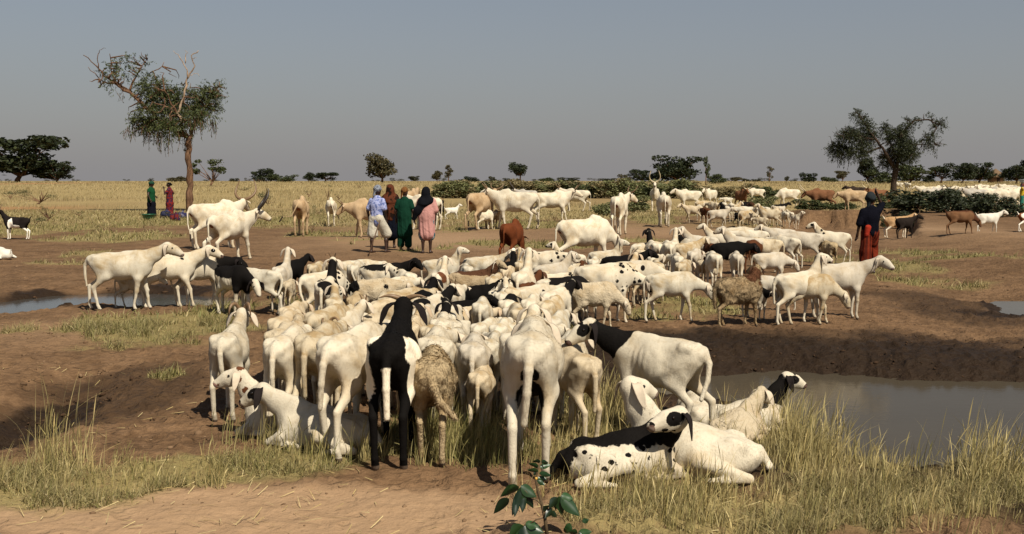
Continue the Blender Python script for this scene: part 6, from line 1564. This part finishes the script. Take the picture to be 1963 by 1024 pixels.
# short turf from the camera to the middle distance, finer near the camera
tot = 0
for (p, n, h, w, sd) in (((-250, 2200, 1060, 800), 170000, .075, .0032, 1), ((-250, 2200, 800, 620), 190000, .095, .0050, 2), ((-200, 2200, 620, 480), 170000, .10, .009, 3), ((-200, 2200, 480, 404), 170000, .13, .018, 4)):
    X, Y, g, gr = dens_in(p[0], p[1], p[3], p[2], n, sd)
    r = np.random.RandomState(sd + 50); cl = vnoise2(X * 3.5, Y * 3.5, 91)
    k = r.uniform(0, 1, len(X)) < sstep(.32, .62, cl) * .92 + .08; X, Y, g, gr, cl = X[k], Y[k], g[k], gr[k], cl[k]
    blades('grass', X, Y, h * r.uniform(.4, 1.5, len(X)) * (.5 + cl), np.full(len(X), w) * r.uniform(.6, 1.3, len(X)), sd, 2, .9, colmix(gr))
# dry grass of the plain
for (y0, y1, n, h, w, sd) in ((400, 372, 70000, .40, .022, 11), (374, 360, 70000, .42, .05, 12), (361, 353, 60000, .5, .12, 13)):
    X, Y, g, gr = dens_in(-150, 2150, y1, y0, n, sd)
    r = np.random.RandomState(sd + 50); cl = vnoise2(X * .35, Y * .16, 93); pl = ~((X / Y > -.085) & (X / Y < .17) & (Y > 82) & (Y < 150))
    k = (r.uniform(0, 1, len(X)) < .3 + .7 * sstep(.3, .6, cl)) & pl & (fbm2(X * .09, Y * .09, 95, 2) > .30); X, Y, gr, cl = X[k], Y[k], gr[k], cl[k]
    blades('dry_grass', X, Y, h * r.uniform(.5, 1.3, len(X)) * (.45 + .8 * cl) * sstep(38, 62, Y), np.full(len(X), w) * r.uniform(.6, 1.3, len(X)), sd, 1, .45, colmix(gr * .6, .15))
# tall seeding grass, in tussocks
def tussocks(name, spots, seed, width=.0030):
    r = np.random.RandomState(seed); X, Y, H, G, HD = [], [], [], [], []
    for (px, py, hx, hy, n, h, gr) in spots:
        q = r.normal(size=(max(int(n / 26), 1), 2)) * .5
        qx, qy = gpt(px + q[:, 0] * hx, np.maximum(py + q[:, 1] * hy, HOR + 60))
        for cx, cy in zip(qx, qy):
            m = int(r.uniform(14, 40)); s_ = r.uniform(.03, .10)
            X.append(cx + r.normal(size=m) * s_); Y.append(cy + r.normal(size=m) * s_); hh = h * r.uniform(.25, 1.15) * r.uniform(.35, 1.25, m)
            H.append(hh); G.append(np.full(m, gr) + r.normal() * .16); HD.append((r.uniform(0, 1, m) < .33) & (hh > h * .6))
    X, Y, H, G, HD = map(np.concatenate, (X, Y, H, G, HD))
    wt = sd_poly(X, Y, POND_R) < .12; X, Y, H, G, HD = X[wt], Y[wt], H[wt], G[wt], HD[wt]
    blades(name, X, Y, H, np.full(len(X), width) * r.uniform(.7, 1.4, len(X)), seed, 5, .30, colmix(np.clip(G, 0, 1), .15), HD, wind=(.10, -.03))
_d = (DRY0, DRY1); DRY0, DRY1 = np.array((.46, .345, .135)), np.array((.60, .49, .245))
tussocks('tall_grass', [
    (1540, 862, 110, 60, 950, .41, .28), (1480, 830, 80, 40, 450, .34, .2), (1600, 890, 80, 50, 500, .34, .3), (1885, 918, 70, 26, 620, .38, .28), (1950, 930, 50, 30, 240, .36, .28), (1740, 925, 160, 40, 700, .20, .2), (1700, 990, 260, 50, 900, .22, .35), (1380, 990, 240, 50, 900, .20, .35), (1180, 960, 130, 40, 900, .22, .25), (1330, 955, 120, 20, 700, .24, .25), (1130, 830, 80, 60, 900, .32, .35), (1190, 790, 60, 40, 500, .40, .3), (1060, 880, 60, 40, 300, .26, .4), (1395, 870, 40, 30, 260, .3, .2), (1240, 870, 60, 30, 200, .2, .3),
    (110, 898, 60, 26, 240, .36, .35), (128, 886, 40, 12, 110, .58, .3), (30, 930, 80, 40, 200, .20, .4), (250, 925, 160, 30, 420, .16, .4), (420, 905, 160, 25, 420, .16, .45), (560, 860, 80, 22, 500, .24, .5), (600, 880, 60, 18, 200, .22, .5), (700, 845, 30, 30, 150, .26, .5), (860, 850, 110, 50, 1500, .30, .7), (930, 880, 80, 20, 900, .26, .75), (880, 800, 90, 40, 700, .30, .65)], 71)
# --- the broad leaved plant in front
def leafy_plant():
    x, y, z = at(1050, 1035); root = link('leafy_plant', None); root.location = (x, y, z); tag(root, 'dark green plant with broad pointed leaves and one yellow bud, closest to the camera', 'plant')
    s_ = y / FPX; W = lambda qx, qy, d=0.0: np.array([(qx - 1050) * s_, d, (1035 - qy) * s_])
    M_ST = plain('stem_green_brown', (.09, .06, .03), .7); LM = []
    for nm, c in (('dark', (.006, .018, .006)), ('mid', (.014, .040, .010)), ('light', (.024, .062, .016))):
        b = NB('plant_leaf_' + nm); n = b.noise(30); b.fin(b.mix(n, c, tuple(.6 * q for q in c)), .38, None, .45); LM.append(b.m)
    st = MB(); st.tube([W(1050, 1035), W(1044, 990), W(1038, 965, .01), W(1030, 935), W(1026, 915), W(1030, 895), W(1036, 878)], [.010, .009, .008, .007, .006, .005, .003], 7)
    for a, q in ((W(1040, 980), W(1068, 955)), (W(1038, 965), W(1018, 952)), (W(1018, 952), W(996, 930)), (W(1044, 990), W(1012, 1005)), (W(1044, 985), W(1058, 972)), (W(1012, 1005), W(1000, 1010)), (W(1050, 1030), W(1110, 1022))): st.tube([a, (a + q) * .5 + (0, 0, .008), q], [.004, .0035, .003], 6)
    link('stem', st.mesh('stem'), M_ST, root)
    r = np.random.RandomState(4)
    def leaf(p0, p1, w, m, tilt=.3, sag=.12):
        d = p1 - p0; L = np.linalg.norm(d); d = d / L; s = np.cross(d, (0, 1, 0)) ; s = s / (np.linalg.norm(s) + 1e-9); s = s * math.cos(tilt) + np.array([0, 1, 0]) * math.sin(tilt); nn = np.cross(s, d)
        vs, fs = [], []; n = 9
        for i in range(n):
            t = i / (n - 1); ww = w * .5 * math.sin(math.pi * t ** .85) ** .85 * (1 - .25 * t) + .0006; c = p0 + d * L * t + np.array([0, 0, -sag * L * t * t])
            for e in (-1, -.5, 0, .5, 1): vs.append(c + s * ww * e + nn * (abs(e) ** 1.3 * ww * .35 + .0016 * math.sin(t * 40) * abs(e)))
        for i in range(n - 1):
            for k in range(4): fs.append([i * 5 + k, i * 5 + k + 1, i * 5 + k + 6, i * 5 + k + 5])
        N = len(vs); vs2 = [v - nn * .0012 for v in vs]; fs2 = [[q + N for q in f[::-1]] for f in fs]
        bm = MB(); bm.add(vs + vs2, fs + fs2); link('leaf', bm.mesh('leaf'), LM[m], root)
    for (a, b_, c, d, w, m, t) in [
        (994, 929, 957, 946, 26, 1, .5), (996, 930, 1000, 972, 22, 1, -.2), (998, 929, 1022, 968, 24, 0, .3), (997, 927, 1028, 946, 26, 1, .6), (992, 928, 972, 934, 18, 2, .7), (996, 936, 980, 978, 18, 0, -.3), (974, 952, 944, 980, 22, 0, .2), (990, 950, 985, 980, 16, 0, .1), (1004, 950, 1000, 974, 14, 0, .2),
        (1075, 948, 1112, 980, 30, 1, .5), (1072, 948, 1078, 982, 22, 1, .1), (1070, 950, 1052, 966, 20, 0, .4), (1076, 946, 1100, 952, 22, 2, .7), (1066, 958, 1066, 975, 12, 0, .0),
        (1002, 1006, 974, 1022, 30, 1, .5), (1006, 1004, 1042, 1016, 30, 1, .6), (1004, 1006, 1010, 1036, 30, 0, .2), (1006, 1002, 1030, 1004, 20, 2, .7), (1058, 972, 1044, 985, 12, 0, .2), (1056, 978, 1068, 990, 12, 0, .4), (1040, 978, 1050, 962, 12, 0, .3), (1045, 985, 1062, 982, 10, 0, .2),
        (1033, 892, 1012, 880, 12, 1, .5), (1034, 890, 1056, 884, 12, 2, .5), (1032, 900, 1010, 889, 12, 1, .4), (1033, 902, 1056, 900, 12, 1, .5), (1036, 880, 1020, 876, 10, 0, .5), (1037, 880, 1050, 876, 10, 1, .4), (1030, 912, 1048, 912, 11, 2, .4), (1029, 916, 1044, 922, 11, 1, .4), (1030, 896, 1022, 904, 9, 0, .3),
        (1086, 1004, 1098, 1018, 18, 1, .4), (1110, 1022, 1136, 1014, 18, 2, .6), (1108, 1022, 1090, 1012, 16, 1, .5), (1112, 1020, 1120, 1034, 18, 0, .3), (1010, 1010, 985, 1034, 24, 1, .4), (1090, 1022, 1082, 1008, 14, 1, .3), (1118, 1000, 1130, 992, 12, 1, .4)]:
        p0, p1 = W(a, b_), W(c, d); dpt = r.uniform(-.03, .03); p1 = p1 + np.array([0, dpt - .01, 0]); leaf(p0, p1, w * s_, m, t)
    bd = lathe([(.001, 0), (.006, .004), (.0075, .011), (.005, .018), (.001, .024)], 10); o = link('bud', bd.mesh('bud'), plain('bud_yellow', (.65, .38, .08), .5), root); o.location = tuple(W(1027, 916))
leafy_plant()
# --- clods, pebbles and straw on the bare ground
def clods():
    r = np.random.RandomState(5); ico = []
    t = (1 + 5 ** .5) / 2
    P = np.array([(-1, t, 0), (1, t, 0), (-1, -t, 0), (1, -t, 0), (0, -1, t), (0, 1, t), (0, -1, -t), (0, 1, -t), (t, 0, -1), (t, 0, 1), (-t, 0, -1), (-t, 0, 1)]) / 1.9
    Fc = np.array([(0, 11, 5), (0, 5, 1), (0, 1, 7), (0, 7, 10), (0, 10, 11), (1, 5, 9), (5, 11, 4), (11, 10, 2), (10, 7, 6), (7, 1, 8), (3, 9, 4), (3, 4, 2), (3, 2, 6), (3, 6, 8), (3, 8, 9), (4, 9, 5), (2, 4, 11), (6, 2, 10), (8, 6, 7), (9, 8, 1)])
    Xs, Ys, Ss = [], [], []
    for (x0, x1, y0, y1, n, s_) in ((-200, 2150, 1050, 880, 2600, .010), (-200, 700, 880, 640, 6500, .016), (700, 2150, 880, 640, 4500, .014), (-200, 2150, 640, 480, 6000, .024)):
        gx, gy = gpt(np.array([x0, x1, x0, x1]), np.array([y0, y0, y1, y1]))
        X = r.uniform(gx.min(), gx.max(), n); Y = r.uniform(gy.min(), gy.max(), n)
        g, gr, wet, pale, red = ground_masks(X, Y); wt = np.maximum.reduce([sd_poly(X, Y, Q) for Q in (POND_R, POND_L, POND_E)])
        k = (r.uniform(0, 1, n) < (.25 + .9 * wet) * (1 - .7 * g)) & (wt < .1) & (vnoise2(X * 1.6, Y * 1.6, 97) > r.uniform(.2, .7, n))
        Xs.append(X[k]); Ys.append(Y[k]); Ss.append(s_ * r.uniform(.4, 1, k.sum()) * (1 + 1.6 * r.uniform(0, 1, k.sum()) ** 6))
    X, Y, S = map(np.concatenate, (Xs, Ys, Ss)); n = len(X); Z = terrain(X, Y)
    V = P[None] * r.uniform(.6, 1.35, (n, 12, 1)) * S[:, None, None] * np.stack([r.uniform(.7, 1.4, n), r.uniform(.7, 1.4, n), r.uniform(.45, .8, n)], 1)[:, None]
    V = V + np.stack([X, Y, Z + S * .12], 1)[:, None]
    fl = (Fc[None] + 12 * np.arange(n)[:, None, None]).ravel()
    me = mesh_np('clods', V.reshape(-1, 3), fl, np.full(n * 20, 3), False)
    g, gr, wet, pale, red = ground_masks(X, Y); q = r.uniform(0, 1, (n, 1)); w_ = np.clip(wet, 0, 1)[:, None]
    w_ = np.clip(w_ * 2.2, 0, 1); c = (np.array((.11, .065, .035)) * (1 - q) + np.array((.22, .14, .08)) * q) * (1 - w_) + np.array((.040, .023, .013)) * w_ * (.6 + q)
    attr(me, 'col', np.repeat(np.concatenate([c, np.ones((n, 1))], 1), 12, 0))
    b = NB('clod_earth'); nn = b.noise(60); b.fin(b.mix(b.math('MULTIPLY', nn, .5), b.attr('col', 'Color'), (.06, .033, .018)), .95, None, .1)
    o = link('clods', me, b.m); tag(o, kind='stuff')
clods()
def straw():
    r = np.random.RandomState(15); X, Y = [], []
    for (x0, x1, y0, y1, n) in ((-200, 2150, 1050, 860, 1100), (-200, 1200, 860, 700, 450)):
        gx, gy = gpt(np.array([x0, x1, x0, x1]), np.array([y0, y0, y1, y1])); a = r.uniform(gx.min(), gx.max(), n); c = r.uniform(gy.min(), gy.max(), n)
        k = (np.maximum.reduce([sd_poly(a, c, Q) for Q in (POND_R, POND_L, POND_E)]) < -.1) & (vnoise2(a * 2.2, c * 2.2, 99) > r.uniform(.3, .8, n)); X.append(a[k]); Y.append(c[k])
    X, Y = np.concatenate(X), np.concatenate(Y); n = len(X); Z = terrain(X, Y) + .012; th = r.uniform(0, 2 * math.pi, n); L = r.uniform(.03, .13, n); w = .0022
    dx, dy = np.cos(th) * L, np.sin(th) * L; sx, sy = -np.sin(th) * w, np.cos(th) * w; up = r.uniform(0, .03, n); Z2 = terrain(X + dx, Y + dy) + .012 + up
    V = np.stack([np.stack([X - sx, Y - sy, Z], 1), np.stack([X + sx, Y + sy, Z], 1), np.stack([X + dx + sx * .5, Y + dy + sy * .5, Z2 + .003], 1), np.stack([X + dx - sx * .5, Y + dy - sy * .5, Z2], 1)], 1).reshape(-1, 3)
    me = mesh_np('straw', V, np.arange(4 * n), np.full(n, 4), False); q = r.uniform(0, 1, (n, 1)); c = DRY0 * (1 - q) + DRY1 * q
    attr(me, 'col', np.repeat(np.concatenate([c * r.uniform(.6, 1.1, (n, 1)), np.ones((n, 1))], 1), 4, 0)); o = link('straw', me, M_GRASS); tag(o, kind='stuff')
straw()
print('script seconds', round(time.time() - T0, 1))
